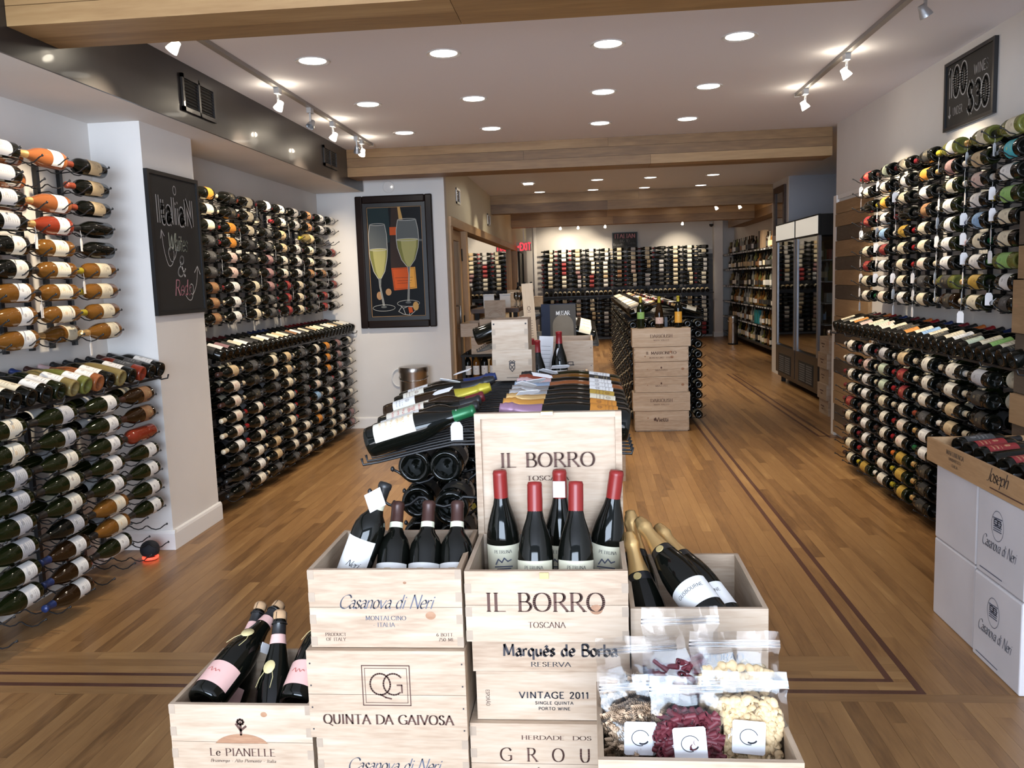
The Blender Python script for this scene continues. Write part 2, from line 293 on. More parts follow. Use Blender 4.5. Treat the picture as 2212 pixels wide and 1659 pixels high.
# ---------------------------------------------------------------- lettering: pen strokes
GL = {
'A':(.8,'0,0 .4,1 .8,0|.15,.35 .65,.35'),'B':(.68,'.1,0 .1,1|~.1,1 .45,.98 .58,.76 .45,.54 .1,.53|~.1,.53 .5,.5 .68,.27 .5,.02 .1,0'),
'C':(.85,'~.85,.8 .7,.97 .45,1 .15,.85 .03,.5 .15,.15 .45,0 .7,.03 .85,.2'),'D':(.85,'.1,0 .1,1|~.1,1 .5,.97 .8,.75 .85,.5 .8,.25 .5,.03 .1,0'),
'E':(.62,'.1,0 .1,1|.1,1 .6,1|.1,.52 .5,.52|.1,0 .62,0'),'F':(.6,'.1,0 .1,1|.1,1 .6,1|.1,.52 .5,.52'),
'G':(.88,'~.83,.8 .7,.97 .45,1 .15,.85 .03,.5 .15,.15 .45,0 .7,.03 .84,.12|.84,.12 .84,.42 .6,.42'),'H':(.8,'.1,0 .1,1|.7,0 .7,1|.1,.52 .7,.52'),
'I':(.3,'.15,0 .15,1'),'J':(.45,'~.35,1 .35,.3 .3,.02 .05,-.05'),'K':(.75,'.1,0 .1,1|.7,1 .1,.45|.25,.58 .75,0'),'L':(.6,'.1,1 .1,0|.1,0 .6,0'),
'M':(1,'.1,0 .14,1|.14,1 .5,.1 .86,1|.86,1 .9,0'),'N':(.85,'.1,0 .1,1|.1,1 .75,0|.75,0 .75,1'),'O':(.9,'~.45,1 .15,.87 .03,.5 .15,.13 .45,0 .75,.13 .87,.5 .75,.87 .45,1'),
'P':(.65,'.1,0 .1,1|~.1,1 .48,.97 .63,.74 .48,.5 .1,.47'),'Q':(.9,'~.45,1 .15,.87 .03,.5 .15,.13 .45,0 .75,.13 .87,.5 .75,.87 .45,1|.5,.05 .95,-.22'),
'R':(.75,'.1,0 .1,1|~.1,1 .48,.97 .6,.76 .46,.53 .1,.5|.35,.5 .75,0'),'S':(.6,'~.54,.82 .4,.99 .2,.97 .08,.78 .2,.6 .45,.45 .56,.25 .42,.03 .18,.01 .05,.2'),
'T':(.75,'.38,0 .38,1|0,1 .76,1'),'U':(.8,'~.1,1 .1,.3 .25,.02 .42,-.01 .6,.05 .7,.3 .7,1'),'V':(.78,'0,1 .39,0 .78,1'),'W':(1.1,'0,1 .28,0 .55,.9 .82,0 1.1,1'),
'X':(.75,'0,1 .75,0|.75,1 0,0'),'Y':(.75,'0,1 .38,.48 .75,1|.38,.48 .38,0'),'Z':(.7,'.03,1 .68,1 .02,0 .7,0'),
'a':(.52,'~.08,.5 .25,.62 .42,.5 .42,.1|~.42,.36 .2,.36 .06,.2 .14,.02 .3,.04 .42,.2|.42,.1 .52,0'),'b':(.55,'.08,1 .08,0|~.08,.4 .28,.6 .5,.45 .5,.15 .28,0 .08,.12'),
'c':(.48,'~.46,.5 .3,.62 .1,.5 .05,.28 .15,.03 .32,0 .48,.12'),'d':(.56,'.45,1 .45,0|~.45,.45 .28,.62 .08,.48 .05,.18 .22,0 .45,.15'),
'e':(.5,'~.07,.32 .46,.36 .38,.58 .22,.6 .06,.4 .08,.12 .26,0 .48,.12'),'f':(.36,'~.36,.95 .22,1 .14,.8 .14,0|.02,.58 .32,.58'),
'g':(.52,'~.42,.5 .25,.62 .08,.48 .08,.2 .25,.06 .42,.2|~.42,.6 .42,-.1 .25,-.3 .06,-.2'),'h':(.55,'.08,1 .08,0|~.08,.4 .28,.62 .44,.5 .46,0'),
'i':(.22,'.1,.6 .1,0|.1,.84 .11,.79'),'j':(.22,'~.12,.6 .12,-.1 -.05,-.28|.12,.84 .13,.79'),'k':(.5,'.08,1 .08,0|.45,.6 .08,.28|.2,.36 .5,0'),'l':(.22,'.1,1 .1,0'),
'm':(.85,'.08,.6 .08,0|~.08,.42 .25,.62 .4,.5 .42,0|~.42,.42 .6,.62 .75,.5 .77,0'),'n':(.55,'.08,.6 .08,0|~.08,.42 .28,.62 .44,.5 .46,0'),
'o':(.55,'~.27,.62 .08,.5 .05,.3 .1,.08 .27,0 .45,.08 .5,.3 .45,.5 .27,.62'),'p':(.55,'.08,.6 .08,-.32|~.08,.42 .28,.62 .5,.45 .5,.15 .28,0 .08,.12'),
'q':(.55,'.45,.6 .45,-.32|~.45,.45 .28,.62 .08,.48 .05,.18 .22,0 .45,.15'),'r':(.4,'.08,.6 .08,0|~.08,.4 .2,.58 .38,.58'),'s':(.42,'~.38,.5 .22,.62 .08,.5 .14,.36 .32,.25 .36,.1 .2,0 .04,.1'),
't':(.36,'~.14,.85 .14,.15 .22,0 .35,.06|.02,.58 .32,.58'),'u':(.56,'~.08,.6 .08,.15 .22,0 .42,.12 .45,.3|.45,.6 .45,0'),'v':(.5,'0,.6 .25,0 .5,.6'),'w':(.75,'0,.6 .2,0 .38,.5 .55,0 .75,.6'),
'x':(.5,'0,.6 .5,0|.5,.6 0,0'),'y':(.5,'0,.6 .25,.02|.5,.6 .2,-.15 .02,-.28'),'z':(.48,'.02,.6 .45,.6 .02,0 .48,0'),
'0':(.62,'~.3,1 .1,.85 .04,.5 .1,.15 .3,0 .5,.15 .56,.5 .5,.85 .3,1'),'1':(.4,'.05,.82 .22,1 .22,0'),'2':(.6,'~.06,.78 .2,.98 .42,.97 .52,.75 .4,.5 .05,.0|.05,0 .58,0'),
'3':(.58,'~.06,.85 .25,1 .48,.9 .48,.65 .22,.54|~.22,.54 .5,.45 .52,.15 .28,0 .04,.12'),'5':(.58,'.5,1 .12,1 .1,.55|~.1,.55 .35,.64 .54,.4 .48,.08 .25,0 .04,.1'),
'6':(.6,'~.48,.95 .25,.85 .06,.5 .06,.2 .25,0 .48,.08 .54,.32 .4,.52 .1,.4'),'7':(.55,'.04,1 .54,1 .2,0'),'8':(.58,'~.28,1 .08,.85 .12,.62 .28,.53 .5,.3 .42,.04 .28,0 .12,.05 .06,.28 .28,.53 .46,.66 .48,.88 .28,1'),
'$':(.6,'~.54,.82 .4,.97 .2,.95 .08,.78 .2,.6 .45,.45 .56,.25 .42,.05 .18,.03 .05,.2|.3,1.12 .3,-.12'),'&':(.75,'~.72,.38 .55,.1 .3,0 .08,.15 .12,.4 .45,.65 .48,.88 .32,1 .18,.86 .25,.65 .74,0'),
'.':(.25,'.08,.03 .13,.0'),'-':(.4,'.03,.36 .35,.36'),"'":(.2,'.1,1 .08,.8'),'"':(.3,'.08,1 .07,.82|.2,1 .19,.82'),',':(.22,'.1,.04 .05,-.12'),
}
def smooth(P):
    out = []; n = len(P); g = lambda i: P[max(0, min(n-1, i))]
    closed = (abs(P[0][0]-P[-1][0]) + abs(P[0][1]-P[-1][1])) < 1e-6
    if closed: g = lambda i: P[i % (n-1)]
    for i in range(n-1):
        a, b, c, d = g(i-1), g(i), g(i+1), g(i+2)
        for k in range(4):
            t = k/4
            out.append(tuple(.5*((2*b[j]) + (-a[j]+c[j])*t + (2*a[j]-5*b[j]+4*c[j]-d[j])*t*t + (-a[j]+3*b[j]-3*c[j]+d[j])*t**3) for j in (0, 1)))
    out.append(P[-1]); return out
def strokes(s, wmax, wmin, ang, serif, slant, track):
    """flat quads of a line of text, cap height 1"""
    quads = []; x = 0
    def seg(a, b):
        dx, dy = b[0]-a[0], b[1]-a[1]; l = math.hypot(dx, dy)
        if l < 1e-6: return
        dx /= l; dy /= l
        wd = math.hypot(wmax * (dx*math.sin(ang) - dy*math.cos(ang)), wmin)/2
        e = min(wd*.5, .02); ax, ay, bx, by = a[0]-dx*e, a[1]-dy*e, b[0]+dx*e, b[1]+dy*e
        nx, ny = -dy*wd, dx*wd
        quads.append([(ax-nx, ay-ny), (bx-nx, by-ny), (bx+nx, by+ny), (ax+nx, ay+ny)])
    for ch in s:
        acc = None
        if ch in 'ãê': acc = ch; ch = {'ã': 'a', 'ê': 'e'}[ch]
        if ch in 'ÃŌ': acc = ch; ch = {'Ã': 'A', 'Ō': 'O'}[ch]
        if ch == ' ': x += .4 + track; continue
        if ch not in GL: continue
        wd, st = GL[ch]
        for t in st.split('|'):
            sm = t[0] == '~'; P = [tuple(float(q) for q in p.split(',')) for p in t.lstrip('~').split()]
            if serif and not sm:
                for p, q in ((P[0], P[1]), (P[-1], P[-2])):
                    if abs(p[1]-q[1]) > .3 and (p[1] <= .01 or p[1] in (1., .6)):
                        seg((x+p[0]-.11, p[1]), (x+p[0]+.11, p[1]))
            if sm: P = smooth(P)
            for a, b in zip(P[:-1], P[1:]): seg((x+a[0], a[1]), (x+b[0], b[1]))
        h = 1.12 if acc and acc in 'ÃŌ' else .75
        if acc in ('ã', 'Ã', 'Ō'): seg((x+wd*.25, h), (x+wd*.75, h+.02))
        if acc == 'ê': seg((x+.12, h), (x+.25, h+.12)); seg((x+.25, h+.12), (x+.38, h))
        x += wd + track
    wtot = x - track
    return [[(p[0] + slant*p[1], p[1]) for p in q] for q in quads], wtot
STY = {'serif': (.15,.045,0,True,0,.14), 'serifb': (.2,.055,0,True,0,.12), 'sans': (.1,.1,0,False,0,.16), 'sansb': (.19,.19,0,False,0,.2),
       'script': (.11,.03,.5,False,.45,.02), 'black': (.24,.05,.7,False,0,.08), 'chalk': (.07,.07,0,False,0,.14), 'chalks': (.07,.07,0,False,.25,.05),
       'wide': (.15,.15,0,False,0,.22), 'italic': (.13,.04,.3,True,.25,.1)}
def text(parent, s, style, h, width, origin, xd, yd, m, off=.0006, bend=None, align='c', name='lettering'):
    """flat lettering centred on origin (baseline), xd right, yd up; bend=(radius) wraps it on a cylinder behind the origin"""
    q, wt = strokes(s, *STY[style]); kx = width/wt if width else h
    xd = Vector(xd).normalized(); yd = Vector(yd).normalized(); nd = xd.cross(yd); O = Vector(origin)
    vs, fs = [], []; sh = -wt/2 if align == 'c' else 0
    for quad in q:
        b = len(vs)
        for px, py in quad:
            X, Y = (px + sh)*kx, py*h
            if bend:
                a = X/bend; vs.append(O + xd*math.sin(a)*bend + nd*(math.cos(a)*bend - bend + off) + yd*Y)
            else: vs.append(O + xd*X + yd*Y + nd*off)
        fs.append((b, b+1, b+2, b+3))
    me = D.meshes.new(name); me.from_pydata([tuple(v) for v in vs], [], fs); me.materials.append(m)
    return link(name, me, parent)
def poly(parent, pts, origin, xd, yd, m, off=.0006, name='printed_emblem'):
    xd = Vector(xd); yd = Vector(yd); nd = xd.cross(yd); O = Vector(origin)
    me = D.meshes.new(name); me.from_pydata([tuple(O + xd*p[0] + yd*p[1] + nd*off) for p in pts], [], [tuple(range(len(pts)))]); me.materials.append(m)
    return link(name, me, parent)
def line_art(parent, paths, w_, origin, xd, yd, m, off=.0006, name='lettering'):
    xd = Vector(xd); yd = Vector(yd); nd = xd.cross(yd); O = Vector(origin); vs, fs = [], []
    for P in paths:
        for a, b in zip(P[:-1], P[1:]):
            dx, dy = b[0]-a[0], b[1]-a[1]; l = math.hypot(dx, dy)
            if l < 1e-7: continue
            nx, ny = -dy/l*w_/2, dx/l*w_/2; e = w_*.3; ex, ey = dx/l*e, dy/l*e; k = len(vs)
            for p in ((a[0]-nx-ex, a[1]-ny-ey), (b[0]-nx+ex, b[1]-ny+ey), (b[0]+nx+ex, b[1]+ny+ey), (a[0]+nx-ex, a[1]+ny-ey)):
                vs.append(tuple(O + xd*p[0] + yd*p[1] + nd*off))
            fs.append((k, k+1, k+2, k+3))
    me = D.meshes.new(name); me.from_pydata(vs, [], fs); me.materials.append(m)
    return link(name, me, parent)
def circ(cx, cy, rx, ry=None, n=28, a0=0, a1=2*math.pi):
    ry = ry or rx
    return [(cx + rx*math.cos(a0+(a1-a0)*i/n), cy + ry*math.sin(a0+(a1-a0)*i/n)) for i in range(n+1)]
# ---------------------------------------------------------------- the shell of the shop
CZ = 2.74
def S(name, a, b, m, **kw): return boxo(name, a, b, MT[m] if isinstance(m, str) else m, kind='structure', **kw)
S('wall_left', (-2.85,-1.6,0), (-2.70,8.58,CZ), 'wall')
S('wall_left_niche_end', (-2.70,8.58,0), (-1.39,8.70,CZ), 'wall')
S('wall_pillar', (-2.70,4.58,0), (-2.405,5.195,2.41), 'wall')
S('wall_soffit', (-2.70,-1.6,2.41), (-2.212,8.53,CZ), 'wall')
S('trim_1', (-2.212,-1.6,2.41), (-2.20,8.53,CZ), 'soffit')
S('wall_right', (2.217,-1.6,0), (2.40,7.85,CZ), 'wall')
S('wall_recess_unseen', (2.40,7.70,0), (3.5,7.85,CZ), 'wall')  # unseen end wall, added to stop light leaking into the recess
S('wall_recess_right', (3.5,7.70,0), (3.62,20.75,CZ), 'wall')
S('wall_recess_pier', (2.74,11.9,0), (3.5,12.9,CZ), 'wall')
S('wall_pier_blue_lit_face', (2.745,11.885,0), (3.5,11.9,CZ), 'bluelit')  # thin facing that carries the blue-lit tone of the pier front
S('wall_back', (-3.3,20.6,0), (3.5,20.75,CZ), 'backwall')
S('wall_back_dark_layer', (-1.02,20.57,.04), (3.0,20.6,1.95), 'darkgrey')  # thin dark grey layer behind the racks
S('wall_back_column', (3.0,20.35,0), (3.2,20.6,CZ), 'wall')
S('trim_3', (-1.22,20.55,0), (-1.15,20.6,CZ), 'base')
S('wall_side_room', (-3.3,8.7,0), (-3.2,20.6,CZ), 'greywall')
# corridor wall with its door and long interior window
XW0, XW1 = -1.51, -1.39
S('wall_corridor_near', (XW0,8.70,0), (XW1,8.80,2.15), 'wall2')
S('wall_corridor_head', (XW0,8.70,2.15), (XW1,20.6,CZ), 'wall2')
S('wall_corridor_low', (XW0,10.05,0), (XW1,17.2,1.02), 'wall2')
S('wall_corridor_far', (XW0,17.35,0), (XW1,20.6,2.15), 'greywall')
d1 = thing('door_1', None, None); d1['kind'] = 'structure'
for nm, a, b, mm in [('jamb',(-1.52,8.80,0),(-1.37,8.94,2.06),'oaktrim'),('jamb',(-1.52,9.91,0),(-1.37,10.05,2.06),'oaktrim'),
                     ('stile',(-1.47,8.95,0),(-1.43,9.05,2.05),'oaktrim'),('stile',(-1.47,9.78,0),(-1.43,9.90,2.05),'oaktrim'),
                     ('top_rail',(-1.47,9.05,1.94),(-1.43,9.78,2.05),'oaktrimy'),('bottom_rail',(-1.47,9.05,0),(-1.43,9.78,.22),'oaktrimy'),
                     ('glass_pane',(-1.455,9.05,.22),(-1.447,9.78,1.94),'paneM')]:
    boxo(nm, a, b, MT[mm], d1)
link('door_handle', MB().tube([(-1.43,9.30,.98),(-1.38,9.30,.98),(-1.38,9.30,1.22),(-1.43,9.30,1.22)], .010, 8).mesh('door_handle', MT['steel'], True), d1)
for z in (.95, 1.72): boxo('hinge', (-1.43,9.885,z), (-1.418,9.925,z+.14), MT['blackm'], d1)
w1 = thing('window_1', None, None); w1['kind'] = 'structure'
for nm, a, b, mm in [('window_head',(-1.53,8.80,2.06),(-1.365,17.35,2.155),'oaktrimy'),('window_sill',(-1.54,10.05,1.02),(-1.34,17.2,1.09),'oaktrimy'),
                     ('window_post',(-1.52,17.2,0),(-1.37,17.35,2.06),'oaktrim'),('window_post',(-1.50,16.2,1.09),(-1.40,16.27,2.06),'oaktrim'),
                     ('glass_pane',(-1.452,10.05,1.09),(-1.446,16.2,2.06),'paneM'),('glass_pane',(-1.452,16.27,1.09),(-1.446,17.2,2.06),'paneM')]:
    boxo(nm, a, b, MT[mm], w1)
# ceiling
S('ceiling', (-3.3,-1.6,CZ), (3.62,20.75,CZ+.1), 'ceil')
# baseboards (moulded top)
def baseboard(name, p, q, inward, m='base', h=.115, t=.016):
    P, Q, I = Vector((*p,0)), Vector((*q,0)), Vector((*inward,0))
    prof = [(0,0),(t,0),(t,h-.02),(t*.75,h-.006),(t*.35,h),(0,h)]
    vs = [E + I*a + Vector((0,0,b)) for E in (P, Q) for a, b in prof]; n = len(prof)
    fs = [(i,(i+1)%n,(i+1)%n+n,i+n) for i in range(n)] + [tuple(range(n))[::-1], tuple(range(n,2*n))]
    o = link(name, MB().mesh('x', MT[m]), kind='structure'); mb = MB(); mb.add(vs, fs); o.data = mb.mesh(name, MT[m])
baseboard('baseboard_pillar', (-2.405,4.58), (-2.405,5.21), (1,0))
baseboard('baseboard_pillar_front', (-2.70,4.58), (-2.389,4.58), (0,-1))
baseboard('baseboard_left', (-2.70,5.195), (-2.70,8.58), (1,0))
baseboard('baseboard_niche_end', (-2.70,8.58), (-1.39,8.58), (0,-1))
baseboard('baseboard_right_end', (2.20,7.85), (2.42,7.85), (0,1))
baseboard('baseboard_right', (2.217,7.76), (2.217,7.866), (-1,0))
baseboard('baseboard_column', (2.985,20.35), (3.2,20.35), (0,-1))
baseboard('baseboard_column_side', (3.0,20.335), (3.0,20.57), (-1,0))
# white casing round the pallet wood door
S('trim_4', (2.195,7.76,0), (2.217,7.85,2.12), 'base'); S('trim_5', (2.203,6.80,2.085), (2.217,7.80,2.12), 'base')
# ---------------------------------------------------------------- the wooden floor, board by board
fl = S('floor', (-3.3,-1.6,-.06), (3.62,20.75,-.006), 'floorb')
PL = []
def planks(x0, x1, y0, y1, w_, rows, along, mk, seed):
    r = random.Random(seed); a0, a1, b0, b1 = (x0,x1,y0,y1) if along == 'y' else (y0,y1,x0,x1)
    n = max(1, round((a1-a0)/w_)); w2 = (a1-a0)/n
    for i in range(n):
        b = b0 - r.random()*rows*.9; first = True
        while b < b1:
            l = rows*(.55 + .9*r.random()); s, e = max(b, b0), min(b+l, b1)
            if e - s > .05:
                A, B = a0+i*w2, a0+(i+1)*w2
                PL.append((A, s, B, e, mk) if along == 'y' else (s, A, e, B, mk))
            b += l
planks(-2.70,2.217,1.0,2.86,.057,1.1,'y','floor',1)
for ya, yb in ((2.86,2.917),(2.943,3.007),(3.030,3.09),(3.09,3.15),(3.15,3.215)): planks(-2.70, 1.128 if ya > 2.93 else 1.5, ya, yb, .06, 1.3, 'x', 'floorx', int(ya*1000))
planks(1.5,2.217,2.86,2.917,.057,.5,'y','floor',3)
planks(1.152,2.217,2.917,20.6,.057,1.1,'y','floor',4)
for xa, xb in ((.98,1.049),(1.073,1.128)): planks(xa,xb,3.09 if xa<1 else 3.007,12.7,.07,1.8,'y','floor',int(xa*100))
planks(-2.70,.98,3.215,20.6,.057,1.1,'y','floor',5); planks(.98,1.152,12.7,20.6,.057,1.1,'y','floor',6)
planks(2.217,3.5,7.7,20.6,.06,1.1,'y','floor',7); planks(-3.2,-2.70,8.7,20.6,.06,1.4,'y','floor',8)
for a in [(-2.70,2.917,1.152,2.943),(-2.70,3.007,1.073,3.030),(1.128,2.943,1.152,12.7),(1.049,3.030,1.073,12.7)]:
    PL.append((*a, 'inlay'))
PL = [p for p in PL if p[1] < p[3]]
def vis(p):
    cx, cy = (p[0]+p[2])/2, (p[1]+p[3])/2
    if cy < 2.2 or abs((cx+.09*cy)/cy) > .68: return 99
    return cy + (0 if p[4] != 'inlay' else -5)
PL.sort(key=vis)
unit = MB().box((-.5,-.5,-1), (.5,.5,0))
UM = {k: unit.mesh('floorboard', MT[k]) for k in ('floor','floorx','inlay')}
rest = MB(); ks = ['floor','floorx','inlay']
for i, p in enumerate(PL):
    g = .0006; sx, sy = p[2]-p[0]-g, p[3]-p[1]-g
    if i < 296:
        o = D.objects.new('floorboard' if p[4] != 'inlay' else 'inlay_strip', UM[p[4]]); COL.objects.link(o); o.parent = fl
        o.location = ((p[0]+p[2])/2 - fl.location.x, (p[1]+p[3])/2 - fl.location.y, .0602 if p[4]=='inlay' else .06 - rnd.random()*.0004); o.scale = (sx, sy, .006)
    else: rest.box((p[0]+g/2,p[1]+g/2,-.006), (p[2]-g/2,p[3]-g/2,-rnd.random()*.0004), ks.index(p[4]))
o = link('floorboard', rest.mesh('floorboard', [MT[k] for k in ks]), fl, -fl.location, kind='stuff')
for a in [(2.04,7.70,2.065,12.7),(2.12,7.62,2.145,12.7),(2.065,7.70,2.217,7.725),(2.145,7.62,2.217,7.645)]:
    link('inlay_strip', MB().box((a[0],a[1],-.004), (a[2],a[3],.0006)).mesh('inlay_strip', MT['inlay']), fl, -fl.location)
# ---------------------------------------------------------------- laminated timber ceiling beams, board by board
def beam(x0, x1, y0, y1, z0, seed, n=3):
    r = random.Random(seed); g = .0012
    root = link('ceiling_beam', MB().box((x0+.01,y0+.012,z0+.012),(x1-.01,y1-.012,CZ)).mesh('ceiling_beam', MT['beam']), kind='structure')
    h = (CZ - z0)/n
    for i in range(n):
        cuts = [x0] + sorted(x0 + (x1-x0)*(k + r.uniform(-.3,.3))/2 for k in (1,)) + [x1]
        for a, b in zip(cuts[:-1], cuts[1:]):
            j = 0 if r.random() < .5 else .0015
            if i == 0:
                ym = (y0+y1)/2
                link('board', MB().box((a+g,y0,z0),(b-g,ym-g,z0+h-g)).mesh('board', MT['beam']), root)
                link('board', MB().box((a+g,ym+g,z0+j),(b-g,y1,z0+h-g)).mesh('board', MT['beam']), root)
            else: link('board', MB().box((a+g,y0+j,z0+i*h+g),(b-g,y1,z0+(i+1)*h-g)).mesh('board', MT['beam']), root)
beam(-2.2, 2.217, 3.24, 3.57, 2.515, 1); beam(-2.2, 2.217, 7.98, 8.31, 2.49, 2)
beam(-1.39, 2.74, 12.86, 13.12, 2.47, 3, 2); beam(-1.39, 3.2, 16.35, 16.62, 2.47, 4, 2)
sb = link('ceiling_beam', MB().box((3.16,13.2,2.47),(3.49,19.3,2.735)).mesh('ceiling_beam', MT['beamy']), kind='structure')
for i in range(2): link('board', MB().box((3.15,13.2,2.46+i*.138),(3.165,19.3,2.595+i*.14)).mesh('board', MT['beamy']), sb)
# ---------------------------------------------------------------- pallet wood door and pallet wood screen
pd = thing('pallet_door', 'closed wooden door clad in light and dark pallet boards on right wall', 'door', (2.217,7.30,0))
boxo('door_leaf', (-.012,-.45,.03), (-.001,.45,2.06), MT['pal1'], pd)
r = random.Random(5); z = .035
hs = [.11,.15,.12,.16,.12,.15,.10,.13,.15,.12,.13,.11,.14,.12,.11,.12]; i = 0
while z < 2.02:
    h = min(hs[i % 16], 2.055-z); dk = i in (1,4,6,9,11,13)
    o = boxo('plank', (-.030 - r.random()*.004, -.445 + (.02 if dk else 0), z+.002), (-.012, .445 - (.03*r.random() if dk else 0), z+h-.002), MT['pal2' if dk else 'pal1'], pd); z += h; i += 1
kb = link('door_knob', MB().lathe([(0,0),(.026,0),(.026,.006),(.010,.010),(.010,.035),(.024,.045),(.029,.060),(.022,.074),(0,.078)], 16).mesh('door_knob', MT['steel'], True), pd, Matrix.Translation((-.030,.40,.93)) @ Matrix.Rotation(-math.pi/2, 4, 'Y'))
ps = thing('pallet_wood_screen', 'narrow upright screen of weathered pallet boards beside the right wall racks', 'screen', (2.06,3.93,0))
boxo('screen_core', (-.12,-.06,0), (.14,.06,1.72), MT['pal2'], ps)
z = 0; i = 0
for h, dk, ex in [(.16,0,0),(.15,1,0),(.17,0,.01),(.13,0,.012),(.15,1,0),(.14,0,.015),(.12,1,0),(.15,1,0),(.24,0,.018),(.15,0,0),(.15,1,0)]:
    boxo('plank', (-.135-ex,-.075-ex,z+.002), (.14,.078,z+h-.003), MT['pal2' if dk else 'pal1'], ps); z += h
# ---------------------------------------------------------------- recessed downlights
ring_me = MB().lathe([(.074,.0),(.095,-.006),(.098,-.001),(.098,0)], 28).mesh('trim_ring', MT['ring'], True)
dif_me = MB().lathe([(0,-.002),(.074,-.002)], 28).mesh('diffuser', MT['lamp'])
RW = ['first row', 'second row', 'third row', 'fourth row', 'fifth row', 'sixth row', 'seventh row', 'eighth row']; CW = ['beside the dark soffit side', 'second from the soffit side', 'third from the soffit side', 'on the right wall side']
rows = [(4.85,(-1.50,-.755,.15,.855)),(6.06,(-1.495,-.745,.15,.86)),(7.25,(-1.49,-.754,.148,.858)),(10.15,(-.69,.16,.87,1.68)),(11.35,(-.69,.18,.865,1.665)),(12.6,(-.635,.138,.874,1.674)),(14.3,(-.7,.18,.88,1.68)),(16.1,(-.718,.177,.897,1.683)),(18.0,(-.7,.18,.9,1.7))]
ON = ['one','two','three','four','five','six','seven','eight','nine','ten','eleven','twelve','thirteen','fourteen','fifteen','sixteen','seventeen','eighteen','nineteen','twenty']
OR = ['first','second','third','fourth','fifth','sixth','seventh','eighth','ninth','tenth','eleventh','twelfth','thirteenth','fourteenth','fifteenth','sixteenth','seventeenth','eighteenth','nineteenth','twentieth','twenty-first','twenty-second','twenty-third','twenty-fourth','twenty-fifth','twenty-sixth','twenty-seventh','twenty-eighth']
for i, (y, xs) in enumerate(rows):
    for j, x in enumerate(xs):
        if i == 4 and j == 0: continue
        t = thing('recessed_light', f'lit round recessed light, {OR[i]} row from the front beam, {CW[j]}', 'ceiling light', (x,y,CZ), group='recessed ceiling lights')
        link('trim_ring', ring_me, t); link('diffuser', dif_me, t)
        light('SPOT', 'downlight', (x,y,CZ-.03), 80 if i < 3 else (60 if j == 3 else 105), (1,.87,.68), (x,y,0), spot_size=math.radians(92), spot_blend=.9, shadow_soft_size=.07)
t = thing('recessed_light', 'lit square recessed spotlight near the corridor wall behind second beam', 'ceiling light', (-.72,11.35,CZ))
boxo('trim_ring', (-.09,-.09,-.01), (.09,.09,0), MT['ring'], t); boxo('diffuser', (-.06,-.06,-.022), (.06,.06,-.009), MT['lamp'], t)
for yy in (9.6, 11.0, 12.3): light('SPOT', 'wall_washer', (-.72,11.35,CZ-.03), 40, (1,.86,.62), (-1.39,yy,1.9), spot_size=math.radians(45), spot_blend=.8, shadow_soft_size=.04)
# ---------------------------------------------------------------- track lights
def head_mesh():
    h = MB().lathe([(.022,.06),(.026,.055),(.030,.03),(.040,.0),(.044,-.022),(.040,-.024),(.034,-.010)], 16); return h.mesh('lamp_head', MT['silver'], True)
HM = head_mesh(); HML = HM.copy(); HML.materials.clear(); HML.materials.append(MT['lithead']); BM_ = MB().lathe([(0,-.014),(.036,-.014)], 16).mesh('bulb', MT['bulb']); AM = MB().box((-.016,-.03,-.035),(.016,.03,0)).box((-.006,-.006,-.11),(.006,.006,-.035)).mesh('adapter', MT['silver'])
def track(x0, y0, x1, y1, label, heads, where, e=26, grp='track spotlights'):
    L = math.hypot(x1-x0, y1-y0); rz = math.atan2(y1-y0, x1-x0)
    t = thing('track_rail', label, 'light track', ((x0+x1)/2,(y0+y1)/2,CZ), rz)
    boxo('rail', (-L/2,-.017,-.022), (L/2,.017,0), MT['rail'], t); boxo('end_cap', (-L/2-.01,-.018,-.024), (-L/2,.018,0), MT['white'], t); boxo('end_cap', (L/2,-.018,-.024), (L/2+.01,.018,0), MT['white'], t)
    for k, (hx, hy, aim, lit) in enumerate(heads):
        o = thing('track_spotlight', f'{"lit" if lit else "unlit"} small silver spotlight, {OR[k]} along {where}', 'spotlight', (hx,hy,CZ-.022), group=grp)
        link('adapter', AM, o)
        d = (Vector(aim) - Vector((hx,hy,2.6))).normalized(); Rm = d.to_track_quat('-Z','Y').to_matrix().to_4x4()
        link('lamp_head', HML if lit else HM, o, Matrix.Translation((0,0,-.115)) @ Rm @ Matrix.Scale(.68,4))
        if lit:
            b = link('bulb', BM_, o, Matrix.Translation((0,0,-.115)) @ Rm @ Matrix.Scale(.68,4))
            p = Vector((hx,hy,CZ-.142)) + d*.03
            light('SPOT', 'track_beam', p, e*4, (1,.84,.62), aim, spot_size=math.radians(75), spot_blend=.8, shadow_soft_size=.03)
            light('POINT', 'lamp_spill', (hx,hy,CZ-.085), 2.2, (1,.86,.66), shadow_soft_size=.02)
track(-1.89,3.55,-1.89,7.70,'long grey light track on ceiling beside the dark soffit',[(-1.89,3.97,(-2.7,3.6,1.4),1),(-1.89,5.35,(-2.7,5.8,1.6),1),(-1.89,5.98,(-2.1,5.4,1.9),0),(-1.89,6.52,(-2.7,6.9,1.6),1),(-1.89,7.20,(-2.1,7.9,1.4),0),(-1.89,7.36,(-2.62,8.2,1.4),1)],'the track beside the dark soffit')
track(1.54,3.55,1.54,6.45,'light track on ceiling above the right wall racks',[(1.54,4.12,(2.2,4.3,1.5),0),(1.54,5.28,(2.2,5.2,1.6),1),(1.54,6.22,(2.2,6.3,1.5),1)],'the track above the right wall racks')
track(-1.0,19.5,2.75,19.5,'light track across the ceiling before the back wall',[(-.54,19.5,(-.7,20.6,2.0),1),(-.14,19.5,(-.14,20.6,2.0),1),(.465,19.5,(.4,20.6,1.6),1),(2.18,19.5,(2.2,20.6,1.7),1)],'the track before the back wall', 20)
